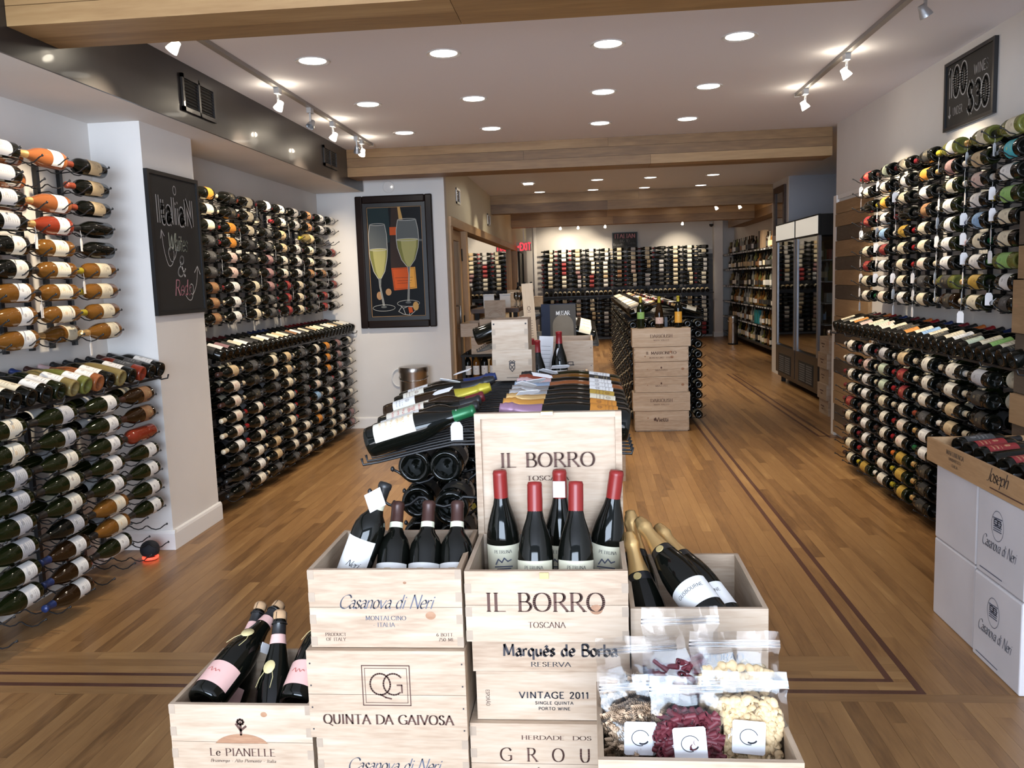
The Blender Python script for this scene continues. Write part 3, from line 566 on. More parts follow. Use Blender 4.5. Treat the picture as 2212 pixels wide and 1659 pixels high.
track(2.1,15.3,2.9,15.3,'short light track between the far beams by the recess',[(2.3,15.3,(3.3,16,1.2),1),(2.7,15.3,(3.4,15.5,1.2),1)],'the short track between the far beams', 20)
# vents, smoke detector, camera, exit sign
def vent(name, label, loc, rz, w_, h, m_, n=7, slat='slat', cols=2):
    t = thing(name, label, 'vent', loc, rz)
    boxo('backing', (-w_/2,.0,-h/2), (w_/2,.004,h/2), MT['blackm'], t)
    for a, b in [((-w_/2,-.012,h/2-.022),(w_/2,.004,h/2)),((-w_/2,-.012,-h/2),(w_/2,.004,-h/2+.022)),((-w_/2,-.012,-h/2),(-w_/2+.022,.004,h/2)),((w_/2-.022,-.012,-h/2),(w_/2,.004,h/2))] + ([((-.01,-.012,-h/2),(.01,.004,h/2))] if cols == 2 else []):
        boxo('vent_frame', a, b, m_, t)
    sm = MB().box((-w_/2+.02,-.006,-.002),(w_/2-.02,.002,.002)).mesh(slat, m_)
    for k in range(n): link(slat, sm, t, Matrix.Translation((0,-.002,-h/2+.03+(h-.06)*k/(n-1))) @ Matrix.Rotation(.6,4,'X'))
vent('wall_vent','dark framed air vent in the lacquered soffit nearest the front beam',(-2.198,4.885,2.575),math.pi/2,.42,.20,MT['soffit'],9)
vent('wall_vent','dark framed air vent in the lacquered soffit at its far end',(-2.198,7.435,2.59),math.pi/2,.38,.17,MT['soffit'],9)
vent('wall_vent','white air vent high on corridor wall just past the champagne picture',(-1.388,9.50,2.42),math.pi/2,.26,.17,MT['base'],7,cols=1)
vent('wall_vent','white air vent high on corridor wall above the long window',(-1.388,12.5,2.36),math.pi/2,.3,.17,MT['base'],7,cols=1)
t = thing('smoke_alarm', 'round white cover plate on wall above the champagne picture', 'wall plate', (-1.95,8.58,2.45))
link('plate', MB().lathe([(.058,0),(.060,.004),(.056,.008),(.052,.006),(0,.006)], 24).mesh('plate', MT['wall'], True), t, Matrix.Rotation(math.pi/2, 4, 'X'))
link('indicator', MB().lathe([(.006,0),(.005,.004),(0,.005)], 8).mesh('indicator', MT['lamp']), t, Matrix.Translation((.03,-.008,0)) @ Matrix.Rotation(math.pi/2, 4, 'X'))
t = thing('exit_sign', 'red lit EXIT sign with arrow hung from the far end of corridor wall', 'sign', (-1.235,17.45,2.15))
boxo('sign_plate', (-.15,-.004,-.09), (.15,.03,.09), MT['backwall'], t); boxo('mount_arm', (-.01,.005,.09), (.01,.02,.59), MT['base'], t)
text(t, 'EXIT', 'sansb', .14, .22, (.03,-.006,-.07), (1,0,0), (0,0,1), MT['exit'])
poly(t, [(-.135,0),(-.10,.03),(-.10,-.03)], (0,-.005,0), (1,0,0), (0,0,1), MT['exit'], name='arrow')
t = thing('security_camera', 'small dark dome camera on back column beneath the ceiling', 'camera', (2.93,20.3,2.60))
link('housing', MB().lathe([(0,-.05),(.03,-.04),(.048,-.01),(.05,.02),(0,.02)], 16).mesh('housing', MT['black'], True), t); boxo('bracket', (-.02,-.02,.02), (.02,.2,.05), MT['white'], t)
# ---------------------------------------------------------------- bottles
PR = {
 'bordeaux': dict(R=.0375, prof=[(0,.030),(.013,.024),(.024,.006),(.030,0),(.0355,.003),(.0375,.012),(.0375,.180),(.0355,.196),(.029,.212),(.020,.224),(.0152,.238),(.0140,.255),(.0138,.284),(.0152,.286),(.0152,.294),(.0135,.2965),(0,.297)], lab=(.055,.150), cap=(.245,.300), H=.297),
 'burgundy': dict(R=.0405, prof=[(0,.032),(.013,.025),(.026,.006),(.032,0),(.0385,.003),(.0405,.013),(.0405,.125),(.0390,.148),(.0345,.172),(.0270,.197),(.0200,.218),(.0158,.240),(.0142,.262),(.0140,.284),(.0154,.286),(.0154,.292),(.0135,.2945),(0,.295)], lab=(.035,.110), cap=(.238,.298), H=.295),
 'champagne': dict(R=.0435, prof=[(0,.038),(.014,.030),(.028,.006),(.034,0),(.0415,.003),(.0435,.014),(.0435,.125),(.0415,.152),(.0365,.180),(.0295,.207),(.0225,.235),(.0175,.262),(.0150,.285),(.0150,.298),(.0175,.301),(.0170,.308),(.0145,.311),(.0135,.325),(.011,.329),(0,.330)], lab=(.035,.105), cap=(.225,.334), H=.33),
}
def bprof(kind): return PR[kind]['prof']
def rad_at(kind, z):
    P = PR[kind]['prof'][4:]
    for a, b in zip(P[:-1], P[1:]):
        if a[1] <= z <= b[1]: return a[0] + (b[0]-a[0])*(z-a[1])/max(1e-9, b[1]-a[1])
    return P[-1][0]
CACHE = {}
def glass_me(kind, gl, n=20):
    k = ('g', kind, gl, n)
    if k not in CACHE: CACHE[k] = MB().lathe(bprof(kind), n).mesh('bottle_glass', G[gl], 'all')
    return CACHE[k]
def label_me(kind, lb, z0=None, z1=None, arc=2.5, n=14, a=0.0, off=.0007):
    P = PR[kind]; z0 = P['lab'][0] if z0 is None else z0; z1 = P['lab'][1] if z1 is None else z1
    k = ('l', kind, lb, z0, z1, arc, a)
    if k in CACHE: return CACHE[k]
    m = MB(); r = P['R'] + off
    m.lathe([(r, z0), (r, z1)], n, 0, None, a-arc/2, a+arc/2)
    me = m.mesh('label', LB[lb] if isinstance(lb, str) else lb, 'all'); uvl = me.uv_layers.new(name='UVMap')
    for poly_ in me.polygons:
        for li in poly_.loop_indices:
            vi = me.loops[li].vertex_index; j = vi % (n+1)
            uvl.data[li].uv = (j/n, 0.0 if vi < n+1 else 1.0)
    CACHE[k] = me; return me
def cap_me(kind, cp, n=16):
    k = ('c', kind, cp)
    if k not in CACHE:
        z0, z1 = PR[kind]['cap']
        if kind == 'champagne':
            zs = [z0, .245, .262, .275, .285, .296, .303, .311, .320, .328]
            pr = [(rad_at(kind, z)+.0012 + (.0015 if .29 < z < .322 else 0), z) for z in zs] + [(.013,.333),(0,.334)]
        else:
            zs = [z0, z0+.02, .284, .2865, .294 if kind == 'bordeaux' else .292]
            pr = [(rad_at(kind, z)+.0007, z) for z in zs] + [(.0135, z1-.0015), (0, z1)]
        CACHE[k] = MB().lathe(pr, n).mesh('capsule', CP[cp], 'all')
    return CACHE[k]
def frame_of(base, axis, face):
    Z = Vector(axis).normalized(); X = Vector(face); X = (X - Z*X.dot(Z)).normalized(); Y = Z.cross(X)
    T = Matrix.Identity(4)
    for i in range(3): T[i][0], T[i][1], T[i][2], T[i][3] = X[i], Y[i], Z[i], base[i]
    return T
tagm = MB().tube([(0,0,0),(.002,0,-.02),(0,.001,-.035)], .0007, 4, 1)
tagm.add([(0,-.016,-.045),(0,-.009,-.033),(0,.009,-.033),(0,.016,-.045),(0,.016,-.085),(0,-.016,-.085),(.001,-.016,-.045),(.001,-.009,-.033),(.001,.009,-.033),(.001,.016,-.045),(.001,.016,-.085),(.001,-.016,-.085)],
         [(5,4,3,2,1,0),(6,7,8,9,10,11),(0,1,7,6),(1,2,8,7),(2,3,9,8),(3,4,10,9),(4,5,11,10),(5,0,6,11)], 0)
TAG = tagm.mesh('price_tag', [MT['tag'], MT['string']])
def bottle(name, kind, gl, lb, cp, T, label, group=None, tag=0, n=20, back=None, cat='bottle', lz=None, cork=False, sc=1.08):
    """a wine bottle: glass is the thing itself; label, capsule and tag are its parts"""
    if sc != 1: T = T @ Matrix.Scale(sc, 4)
    o = link(name, glass_me(kind, gl, n), None, T, label, cat, group)
    if lb: link('label', label_me(kind, lb, *(lz or (None, None))), o)
    if cp: link('capsule', cap_me(kind, cp), o)
    if back: link('back_label', label_me(kind, back, None, None, 1.4, 8, math.pi), o)
    if tag:
        p = T @ Vector((0,0,PR[kind]['cap'][0]+.012)); q = Matrix.Translation(p) @ Matrix.Rotation(tag, 4, 'Z')
        fx = (T.to_3x3() @ Vector((1,0,0))).normalized(); fx.z = 0
        link('price_tag', TAG, o, T.inverted() @ Matrix.Translation(fx*.020 + Vector((0,0,-.012))) @ q @ Matrix.Scale(1.2,4))
    return o
CN = {'dark':'dark','green':'dark green','brown':'brown','amber':'amber','rose':'rosé-coloured','rosered':'red-pink','olive':'olive green','clear':'clear','straw':'straw-coloured','blueg':'blue'}
LN = {'redprint':'red-printed','flower':'flowered','charcoal':'charcoal','sunset':'sunset-coloured'}
# ---------------------------------------------------------------- wall racks: uprights with wavy wire cradles
def prong_pts(depth, lift=0):
    pts = [(0,0,0)]
    for k in range(depth):
        c = .1*(k+1)
        pts += [(c-.045,0,.004),(c-.025,0,-.010),(c,0,-.016),(c+.025,0,-.010),(c+.042,0,.003)]
    c = .1*depth; pts += [(c+.052,0,.010),(c+.066,0,.016)]
    return [(p[0],p[1],p[2]+lift) for p in pts]
def prong_me(depth):
    k = ('p', depth)
    if k not in CACHE:
        m = MB().tube(prong_pts(depth), .0032, 5); e = prong_pts(depth)[-1]
        m.lathe([(0,-.006),(.005,-.003),(.0055,.002),(.003,.006),(0,.007)], 6, 0, Matrix.Translation(e)); CACHE[k] = m.mesh('wire_prong', MT['black'], 'all')
    return CACHE[k]
def wall_rack(label, wx, y, z0, z1, rowz, depth, side, group, span=.20, y0=.06):
    """side=+1 stands out towards +x"""
    t = thing('wine_rack', label, 'wine rack', (wx, y, 0), 0 if side > 0 else math.pi, group)
    s = 1 if side > 0 else -1
    for yy in (y0, y0+span):
        boxo('upright', (.004,s*yy-.012,z0), (.024,s*yy+.012,z1), MT['black'], t)
        for z in rowz: link('wire_prong', prong_me(depth), t, Matrix.Translation((.02, s*yy, z-.025 if yy == y0 else z-.012)))
    return t
UZ = [2.115 - .1035*i for i in range(9)]; LZ = [.932 - .1025*i for i in range(9)]
rb = random.Random(11)
def desc(gl, lb, cp, kind):
    a = f'{cp}-capped ' if cp else 'uncapped '
    return a + CN[gl] + ' bottle' + (f', {LN.get(lb, lb)} label,' if lb else ',')
# --- near left niche: necks towards the camera (y smaller), bases away
def left_bottle(wall, yb, z, out, spec, label, group, name=None, tag=0, ang=0.25):
    kind, gl, lb, cp = spec
    T = frame_of((wall+out, yb, z - (0 if kind=='bordeaux' else -.002)), (0,-1,0), (1,0,ang))
    if name is None: name = 'red_wine_bottle' if gl in ('dark',) else 'rose_wine_bottle' if gl in ('rose','rosered') else 'white_wine_bottle'
    return bottle(name, kind, gl, lb, cp, T, label, group, tag)
Bx, Bu, Ch = 'bordeaux', 'burgundy', 'champagne'
NLU = [ # column (base y): nine rows of (kind, glass, label, capsule)
 (4.33, [(Bx,'dark','tan','copper')]*3 + [(Bu,'dark',None,'black')]*2 + [(Bx,'amber','cream','yellow')]*3 + [(Bu,'amber','cream','gold')]),
 (3.98, [(Bu,'rose','white','gold'),None,(Bu,'rose','white','gold'),(Bu,'rosered','white','gold'),(Bx,'amber','flower','black'),(Bx,'amber','flower','black'),(Bx,'amber','flower','black'),(Bx,'amber','flower','black'),None]),
 (3.64, [(Bx,'dark','grey','gold')]*2 + [(Bx,'dark','grey','gold')]*2 + [(Bu,'dark','ivory','black')]*2 + [(Bu,'amber','white','black')]*3),
 (3.30, [(Bx,'dark','cream','black')]*4 + [(Bx,'green','white','gold')]*5)]
NLL = [
 (4.42, [(Bu,'brown','brown','brown'),(Bu,'brown','brown','brown'),(Bx,'rosered',None,'black')] + [(Bu,'green','white','black')]*4 + [None,None]),
 (4.07, [(Bu,'green','white','black')]*5 + [(Bu,'amber','flower','black')]*2 + [(Bu,'green','white','black'),None]),
 (3.71, [(Bu,'green','grey','black')]*2 + [(Bu,'green','ivory','black')]*3 + [(Bu,'dark','grey','black')] + [(Bu,'brown','white','blue')]*3),
 (3.35, [(Bu,'green','flower','gold')]*2 + [(Bu,'green','grey','gold')]*4 + [(Bu,'green','white','gold')]*2 + [None])]
ncol = ['first','second','third','fourth']
for cols, ZS, out, tier, dep in ((NLU, UZ, .2, 'upper', 2), (NLL, LZ, .3, 'lower', 3)):
    for c, (yb, rows_) in enumerate(cols):
        z0, z1 = (ZS[-1]-.07, ZS[0]+.03) if tier == 'upper' else (.03, ZS[0]+.05)
        wall_rack(f'black wire rack, near left niche, {tier} tier, {ncol[c]} from the white pillar', -2.70, yb-.295, z0, z1, ZS, dep, 1, 'racks in the near left niche', y0=.03, span=.19)
        for r_, sp in enumerate(rows_):
            if sp is None: continue
            g = f'bottles in the {tier} near left rack'
            left_bottle(-2.70, yb, ZS[r_], out, sp, desc(sp[1], sp[2], sp[3], sp[0]) + f' {tier} near left rack, {OR[r_]} row, {ncol[c]} from pillar', g, tag=(.3 if (tier=='upper' and (r_, c) in ((3,1),(3,0),(6,1),(8,0),(5,0))) else 0), ang=rb.uniform(.1,.45))
# second depth visible behind
for yb, z, sp, lab in [(3.80,UZ[0],(Bu,'rose','white','gold'),'rosé bottle lying behind the top row of the near left rack'),(3.80,UZ[1],(Bu,'rose','white','gold'),'rosé bottle lying alone in the second row of the near left rack'),
                  (3.80,UZ[2],(Bu,'rose','white','gold'),'rosé bottle lying behind the third row of the near left rack'),(4.12,UZ[8],(Bu,'amber','cream','gold'),'amber bottle with gold cap behind the ninth upper row near pillar')]:
    left_bottle(-2.70, yb, z, .1, sp, lab, 'rear bottles in the near left rack', ang=.3)
for c, (yb, _) in enumerate(NLL):
    for r_ in range(7 if c else 3):
        if r_ > 0 and rb.random() < .35: continue
        sp = [(Bu,'green','cream','black'),(Bu,'green','grey','black'),(Bx,'dark','white','black')][(r_+c)%3]
        left_bottle(-2.70, yb-.02, LZ[r_], .2, sp, f'shaded rear bottle, near left lower rack, {OR[r_]} row, {ncol[c]} from pillar', 'shaded rear bottles in the near left lower rack', name='white_wine_bottle')
# --- far left niche
FLC = [8.39 - .345*k for k in range(9)]
pool = [(Bx,'dark','cream','red'),(Bx,'dark','cream','black'),(Bx,'dark','ivory','wine'),(Bu,'dark','tan','brown'),(Bx,'dark','charcoal','white'),(Bu,'dark','cream','cream'),(Bx,'dark','white','black'),(Bx,'dark','mauve','cream'),(Bu,'dark','grey','black'),(Bx,'dark','brown','wine'),(Bx,'dark','black','gold'),(Bu,'dark','ivory','gold')]
FU = [
 [(Bx,'dark','grey','black'),(Bx,'dark','grey','wine'),None,(Bx,'dark','red','red'),(Bx,'dark','grey','wine'),(Bx,'dark','grey','red'),(Bx,'dark','red','red'),(Bx,'dark','grey','wine'),(Bx,'dark','grey','red')],
 [(Bx,'dark','grey','wine'),(Bx,'dark','grey','wine'),(Bx,'dark','charcoal','black'),(Bx,'dark','charcoal','black'),(Bx,'dark','charcoal','black'),(Bx,'dark','brown','wine'),(Bx,'dark','charcoal','wine'),(Bx,'dark','red','red'),(Bx,'dark','red','red')],
 [(Bx,'dark','brown','white'),(Bx,'dark','brown','white'),(Bu,'straw','tan','yellow'),(Bx,'dark','cream','wine'),(Bx,'dark','cream','wine'),(Bx,'dark','brown','gold'),(Bx,'dark','charcoal','wine'),(Bx,'dark','charcoal','wine'),(Bx,'dark','charcoal','wine')],
 [(Bx,'dark','white','cream'),(Bx,'dark','white','cream'),None,(Bx,'dark','white','cream'),(Bx,'dark','white','cream'),(Bx,'dark','white','cream'),(Bx,'dark','cream','wine'),(Bx,'dark','cream','wine'),(Bx,'dark','cream','wine')],
 [(Bx,'dark','ivory','red'),(Bx,'dark','ivory','red'),(Bx,'dark','tan','cream'),(Bx,'dark','tan','cream'),(Bx,'dark','ivory','red'),(Bx,'dark','ivory','red'),(Bu,'dark','red','wine'),(Bu,'dark','red','wine'),(Bu,'dark','red','wine')],
 [(Bu,'dark','white','wine'),None,(Bx,'dark','charcoal','white'),(Bx,'dark','charcoal','white'),(Bx,'dark','mauve','cream'),(Bx,'dark','mauve','cream'),(Bx,'dark','mauve','cream'),(Bx,'dark','charcoal','cream'),(Bx,'dark','charcoal','cream')],
 [(Bx,'dark','cream','copper'),(Bx,'dark','cream','copper'),(Bx,'dark','cream','copper'),(Bx,'dark','charcoal','cream'),(Bx,'dark','charcoal','cream'),(Bx,'dark','charcoal','cream'),(Bu,'dark','cream','black'),(Bu,'dark','cream','black'),(Bu,'dark','cream','black')],
 [(Bu,'dark','black','cream'),(Bu,'dark','black','cream'),(Bx,'dark','orange','red'),(Bx,'dark','orange','red'),(Bx,'dark','pink','black'),(Bx,'dark','pink','black'),(Bx,'dark','white','red'),(Bx,'dark','white','cream'),(Bx,'dark','white','cream')],
 [(Bu,'dark','orange','red'),(Bx,'dark','cream','black'),(Bx,'dark','cream','black'),(Bx,'dark','charcoal','black'),(Bx,'dark','charcoal','black'),(Bx,'dark','charcoal','black'),(Bx,'dark','brown','black'),(Bx,'dark','brown','black'),(Bx,'dark','brown','black')]]
CO = ['first','second','third','fourth','fifth','sixth','seventh','eighth','ninth']
FLOW = []
seq = [['ivory','white','ivory','grey','charcoal','ivory','charcoal','mauve','mauve'],['mauve','mauve','mauve','ivory','white','charcoal','charcoal','ivory','cream'],['orange','orange','orange','charcoal','ivory','cream','cream','cream','cream'],
       ['ivory','ivory','ivory','redprint','blue','ivory','orange','charcoal','ivory'],['charcoal','charcoal','charcoal','charcoal','charcoal','charcoal','ivory','ivory','ivory'],['tan','tan','cream','cream','cream','cream','cream','ivory','charcoal'],
       ['cream','cream','charcoal','charcoal','black','black','tan','tan','charcoal'],['charcoal','black','black','ivory','ivory','ivory','ivory','white','ivory'],['tan','redprint','redprint','redprint','redprint','white','charcoal','charcoal','charcoal']]
for c in range(9):
    FLOW.append([((Bu if (c*5+r_//3) % 3 == 0 else Bx), 'dark', seq[c][r_], ['black','wine','cream','red','brown','cream'][(c*2+r_//3) % 6]) for r_ in range(9)])
for cols, ZS, out, tier, dep in ((FU, UZ, .2, 'upper', 2), (FLOW, LZ, .3, 'lower', 3)):
    for c, rows_ in enumerate(cols):
        z0, z1 = (ZS[-1]-.07, ZS[0]+.03) if tier == 'upper' else (.03, ZS[0]+.05)
        wall_rack(f'black wire rack, far left niche, {tier} tier, {CO[c]} from its far end', -2.70, FLC[c]-.295, z0, z1, ZS, dep, 1, 'racks in the far left niche', y0=.03, span=.19)
        for r_, sp in enumerate(rows_):
            if sp is None: continue
            tg = tier == 'upper' and (c*3+r_) % 5 == 0
            left_bottle(-2.70, FLC[c] + rb.uniform(-.01,.01), ZS[r_], out, sp, desc(sp[1], sp[2], sp[3], sp[0]) + f' {tier} far left rack, {OR[r_]} row, {CO[c]} from far end', f'bottles in the {tier} far left rack', tag=.4 if tg else 0, ang=rb.uniform(.0,.5))
# --- right wall: necks away from the camera
RYC = [6.17, 5.83, 5.49, 5.16, 4.82, 4.47, 4.16]
RU = [
 [(Bx,'dark','red','wine'),(Bx,'dark','cream','brown'),(Bu,'dark',None,'black'),(Bx,'dark','red','wine'),(Bu,'dark',None,'black'),(Bx,'dark','cream','black'),(Bx,'dark','red','red'),(Bx,'dark','cream','gold'),(Bx,'dark','ivory','black')],
 [(Bu,'dark','mint','brown'),(Bx,'dark','ivory','brown'),(Bx,'dark','sunset','yellow'),(Bx,'dark','white','red'),(Bx,'dark','blue','brown'),(Bx,'dark','red','red'),(Bx,'dark','white','black'),(Bx,'dark','white','black'),(Bx,'dark','redprint','green')],
 [(Bx,'dark','cream','wine'),(Bu,'dark','white','black'),(Bx,'dark','cream','wine'),(Bu,'dark',None,'red'),(Bx,'dark','yellow','white'),(Bx,'dark','cream','white'),(Bx,'dark','cream','black'),(Bx,'dark','cream','orange'),(Bx,'dark','white','silver')],
 [(Bu,'dark','black','wine'),(Bx,'dark','orange','black'),(Bx,'dark','white','black'),(Bu,'dark','brown','black'),(Bx,'dark','cream','red'),(Bx,'dark','cream','red'),(Bx,'dark','redprint','red'),(Bx,'dark','charcoal','black'),(Bx,'dark','cream','cream')],
 [(Bu,'olive','white','yellow'),(Bu,'dark','mauve','gold'),(Bu,'green','cream','black'),(Bx,'green','white','silver'),(Bu,'green','white','black'),(Bx,'green','white','white'),(Bx,'dark','white','cream'),(Bx,'olive','black','gold'),(Bu,'brown','black','cream')],
 [(Bu,'olive','cream','gold'),(Bx,'green','tan','white'),(Bx,'dark','pink','white'),(Bx,'dark','white','black'),(Bu,'dark','blue','blue'),(Bu,'dark','cream','pink'),(Bx,'dark','white','white'),(Bx,'green','yellow','gold'),(Bx,'green','cream','cream')],
 [(Bu,'olive','cream','black'),(Bu,'dark','teal','black'),(Bx,'dark','white','white'),(Bx,'green','lime' if 0 else 'green','yellow'),(Bx,'dark','cream','gold'),(Bx,'dark','cream','green'),(Bx,'olive','green','lime'),(Bu,'dark','white','black'),(Bu,'dark','charcoal','black')]]
RLW = [
 ['ivory','grey','ivory','ivory','red','cream','cream','cream','cream'],['white','pink','white','white','ivory','white','white','redprint','yellow'],['grey','mint','mint','cream','ivory','ivory','ivory','ivory','ivory'],
 ['tan','red','red','ivory','redprint','redprint','yellow','yellow','yellow'],['ivory','ivory','ivory','charcoal','white','white','black','black','black'],['ivory','ivory','tan','tan','grey','grey','black','black','black'],['grey','black','black','charcoal','black','black','black','black','black']]
RCAP = [['white','white','wine','wine','wine','brown','brown','brown','brown'],['wine','wine','white','white','brown','wine','wine','red','yellow'],['wine','cream','cream','brown','brown','brown','brown','brown','white'],['white','red','red','cream','red','red','orange','yellow','yellow'],['cream','cream','cream','copper','gold','green','gold','gold','gold'],['cream','black','white','white','black','black','cream','cream','cream'],['white','cream','cream','cream','black','black','black','black','black']]
def right_bottle(yb, z, out, sp, label, group, tag=0, ang=.25, name=None):
    T = frame_of((2.217-out, yb, z), (0,1,0), (-1,0,ang))
    if name is None: name = 'white_wine_bottle' if sp[1] in ('olive','clear','straw','amber') else 'red_wine_bottle'
    return bottle(name, sp[0], sp[1], sp[2], sp[3], T, label, group, tag)
for c in range(7):
    for tier, ZS, out, dep in (('upper', UZ, .2, 2), ('lower', LZ, .3, 3)):
        z0, z1 = (ZS[-1]-.07, ZS[0]+.03) if tier == 'upper' else (.03, ZS[0]+.05)
        wall_rack(f'black wire rack, right wall, {tier} tier, {CO[c]} from the pallet door', 2.217, RYC[c], z0, z1, ZS, dep, -1, 'racks on the right wall', y0=.07, span=.19)
        for r_ in range(9):
            if tier == 'upper': sp = RU[c][r_]
            else: sp = (Bu if (c + r_//2) % 3 == 1 else Bx, 'dark' if RLW[c][r_] not in ('yellow',) else 'green', RLW[c][r_], RCAP[c][r_])
            if tier == 'lower' and c == 5 and r_ > 5 or tier == 'lower' and c == 6 and r_ > 4: continue   # behind the cartons: nothing of them shows
            right_bottle(RYC[c] + rb.uniform(-.012,.012), ZS[r_], out, sp, desc(sp[1], sp[2], sp[3], sp[0]) + f' {tier} right rack, {OR[r_]} row, {CO[c]} from pallet door', f'bottles in the {tier} right rack',
                         tag=rb.uniform(-.9,.9) or .1 if tier == 'upper' and rb.random() < .8 else 0, ang=rb.uniform(.0,.35))
for c in range(2,7):
    for r_ in range(2):
        right_bottle(RYC[c]-.1, LZ[r_], .2, (Bu,'green','cream','black'), f'green bottle, rear row under the right shelf, {OR[r_]} row, {CO[c]} from pallet door', 'shaded rear bottles in the right lower rack', name='white_wine_bottle')
# --- tilted display rails at mid height
def shelf(wall, side, ya, yb_, label):
    t = thing('display_shelf', label, 'shelf', (wall, (ya+yb_)/2, 0)); L = (yb_-ya)/2
    for o_, z in ((.30,1.003),(.20,1.035),(.06,1.085)): boxo('rail', (min(0,side*o_)-0 if 0 else side*o_-.006,-L,z-.006), (side*o_+.006,L,z+.006), MT['black'], t)
    n = max(2, round((yb_-ya)/.36)); me = MB().tube([(0,0,1.10),(side*.06,0,1.079),(side*.31,0,.992),(side*.345,0,.998),(side*.352,0,1.02)], .0045, 6).mesh('bracket', MT['black'], 'all')
    for k in range(n+1): link('bracket', me, t, Vector((0,-L+.01+(2*L-.02)*k/n,0)))
def tilt_bottle(wall, side, y, sp, label, group, dy=0.0, name='red_wine_bottle', n=18):
    axis = Vector((-side*.94, dy, .27)).normalized()
    T = frame_of((wall+side*.335, y, 1.048), axis, (0,-.25,1)); return bottle(name, sp[0], sp[1], sp[2], sp[3], T, label, group, n=n)
shelf(-2.70, 1, 2.95, 4.575, 'black wire display shelf at waist height in the near left niche')
spn = [(Bx,'dark','white','black'),(Bx,'dark','charcoal','brown'),(Bx,'rosered','charcoal','black'),(Bx,'dark','white','black'),(Bu,'straw',None,'black'),(Bx,'dark','white','black'),(Bu,'rose','white','pink'),(Bu,'olive','white','brown'),(Bx,'straw','white','blue'),(Bx,'green','white','black'),(Bu,'dark','white','black'),(Bx,'dark','cream','black'),(Bx,'dark','flower','white'),(Bx,'dark','ivory','black'),(Bx,'dark','cream','black'),(Bx,'dark','white','black')]
spn[6] = (Bu,'rose','white','pink')
for k, sp in enumerate(spn): tilt_bottle(-2.70, 1, 4.53-.102*k, sp, desc(sp[1], sp[2], sp[3], sp[0]) + f' tilted on near left shelf, {OR[k]} from the pillar', 'tilted bottles on the near left shelf', name='white_wine_bottle' if sp[1] != 'dark' else 'red_wine_bottle')
shelf(2.217, -1, 3.85, 6.72, 'black wire display shelf at waist height on the right wall')
spr = ['cream','black','cream','orange','black','pink','cream','mint','redprint','redprint','cream','black','black','orange','cream','blue','cream','black','cream','white','black','mint','cream','green','cream','black','cream']
for k, lb in enumerate(spr):
    sp = (Bu if k % 4 == 1 else Bx, 'dark', lb, ['black','wine','black','orange','red','black','blue'][k % 7])
    tilt_bottle(2.217, -1, 6.67-.1045*k, sp, desc(sp[1], sp[2], sp[3], sp[0]) + f' tilted on right wall shelf, {OR[k]} from pallet door', 'tilted bottles on the right wall shelf')
shelf(-2.70, 1, 5.25, 8.56, 'black wire display shelf at waist height in the far left niche')
# --- many small bottles joined: far racks, islands
class Batch:
    def __init__(s): s.m = MB(); s.mats = []
    def mi(s, m):
        if m not in s.mats: s.mats.append(m)
        return s.mats.index(m)
    def bottle(s, T, gl='dark', lb='cream', cp='black', kind='bordeaux', n=8, arc=2.6):
        T = T @ Matrix.Scale(1.06, 4)
        P = PR[kind]['prof']; zs = [P[i] for i in ((0,3,5,6,8,10,13,16) if kind == 'bordeaux' else (0,3,5,6,8,10,13,17))]
        s.m.lathe(zs, n, s.mi(G[gl]), T)
        if lb: s.m.lathe([(PR[kind]['R']+.0012, PR[kind]['lab'][0]), (PR[kind]['R']+.0012, PR[kind]['lab'][1])], 6, s.mi(LB[lb]), T, -arc/2, arc/2)
        if cp: s.m.lathe([(.0172, .248), (.0165, .299), (0,.301)], 6, s.mi(CP[cp]), T)
    def done(s, name, label=None, cat=None, parent=None):
        me = s.m.mesh(name, s.mats, 'all'); return link(name, me, parent, None, label, cat, kind='stuff')
B = Batch()
for k in range(31):
    lb = ['white','white','cream','charcoal','tan','white','redprint','black','cream','cream','tan','black','cream','charcoal','white','brown','black','cream','tan','cream','charcoal','white','cream','black','charcoal','white','cream','black','mauve','white','black'][k]
    B.bottle(frame_of((-2.70+.335, 8.50-.105*k, 1.048), (-.94,0,.27), (0,-.25,1)), 'dark', lb, ['wine','wine','red','black','blue','black'][k//4 % 6], n=12)
B.done('tilted_bottles', 'row of tilted dark bottles along the far left niche display shelf', 'bottles')
B = Batch()   # shaded second and third rows of the deep racks
for cs, wall, sd in ((FLC, -2.70, 1), (RYC, 2.217, -1)):
    for c, y in enumerate(cs):
        for r_ in range(9):
            for o_ in (.1, .2):
                if rb.random() < .25 or (o_ == .2 and sd < 0 and r_ < 2): continue
                B.bottle(frame_of((wall+sd*o_, y + rb.uniform(-.05,.05), LZ[r_]), (0,-sd,0), (sd,0,.2)), 'dark', rb.choice(['cream','grey','charcoal','black']), 'black')
        for r_ in range(9):
            if rb.random() < .35: B.bottle(frame_of((wall+sd*.1, y + rb.uniform(-.04,.04), UZ[r_]), (0,-sd,0), (sd,0,.2)), 'dark', rb.choice(['cream','white','charcoal','black']), rb.choice(['black','wine','cream']))
B.done('rear_bottles', 'dark bottles in the shaded rear rows of the wall racks', 'bottles')
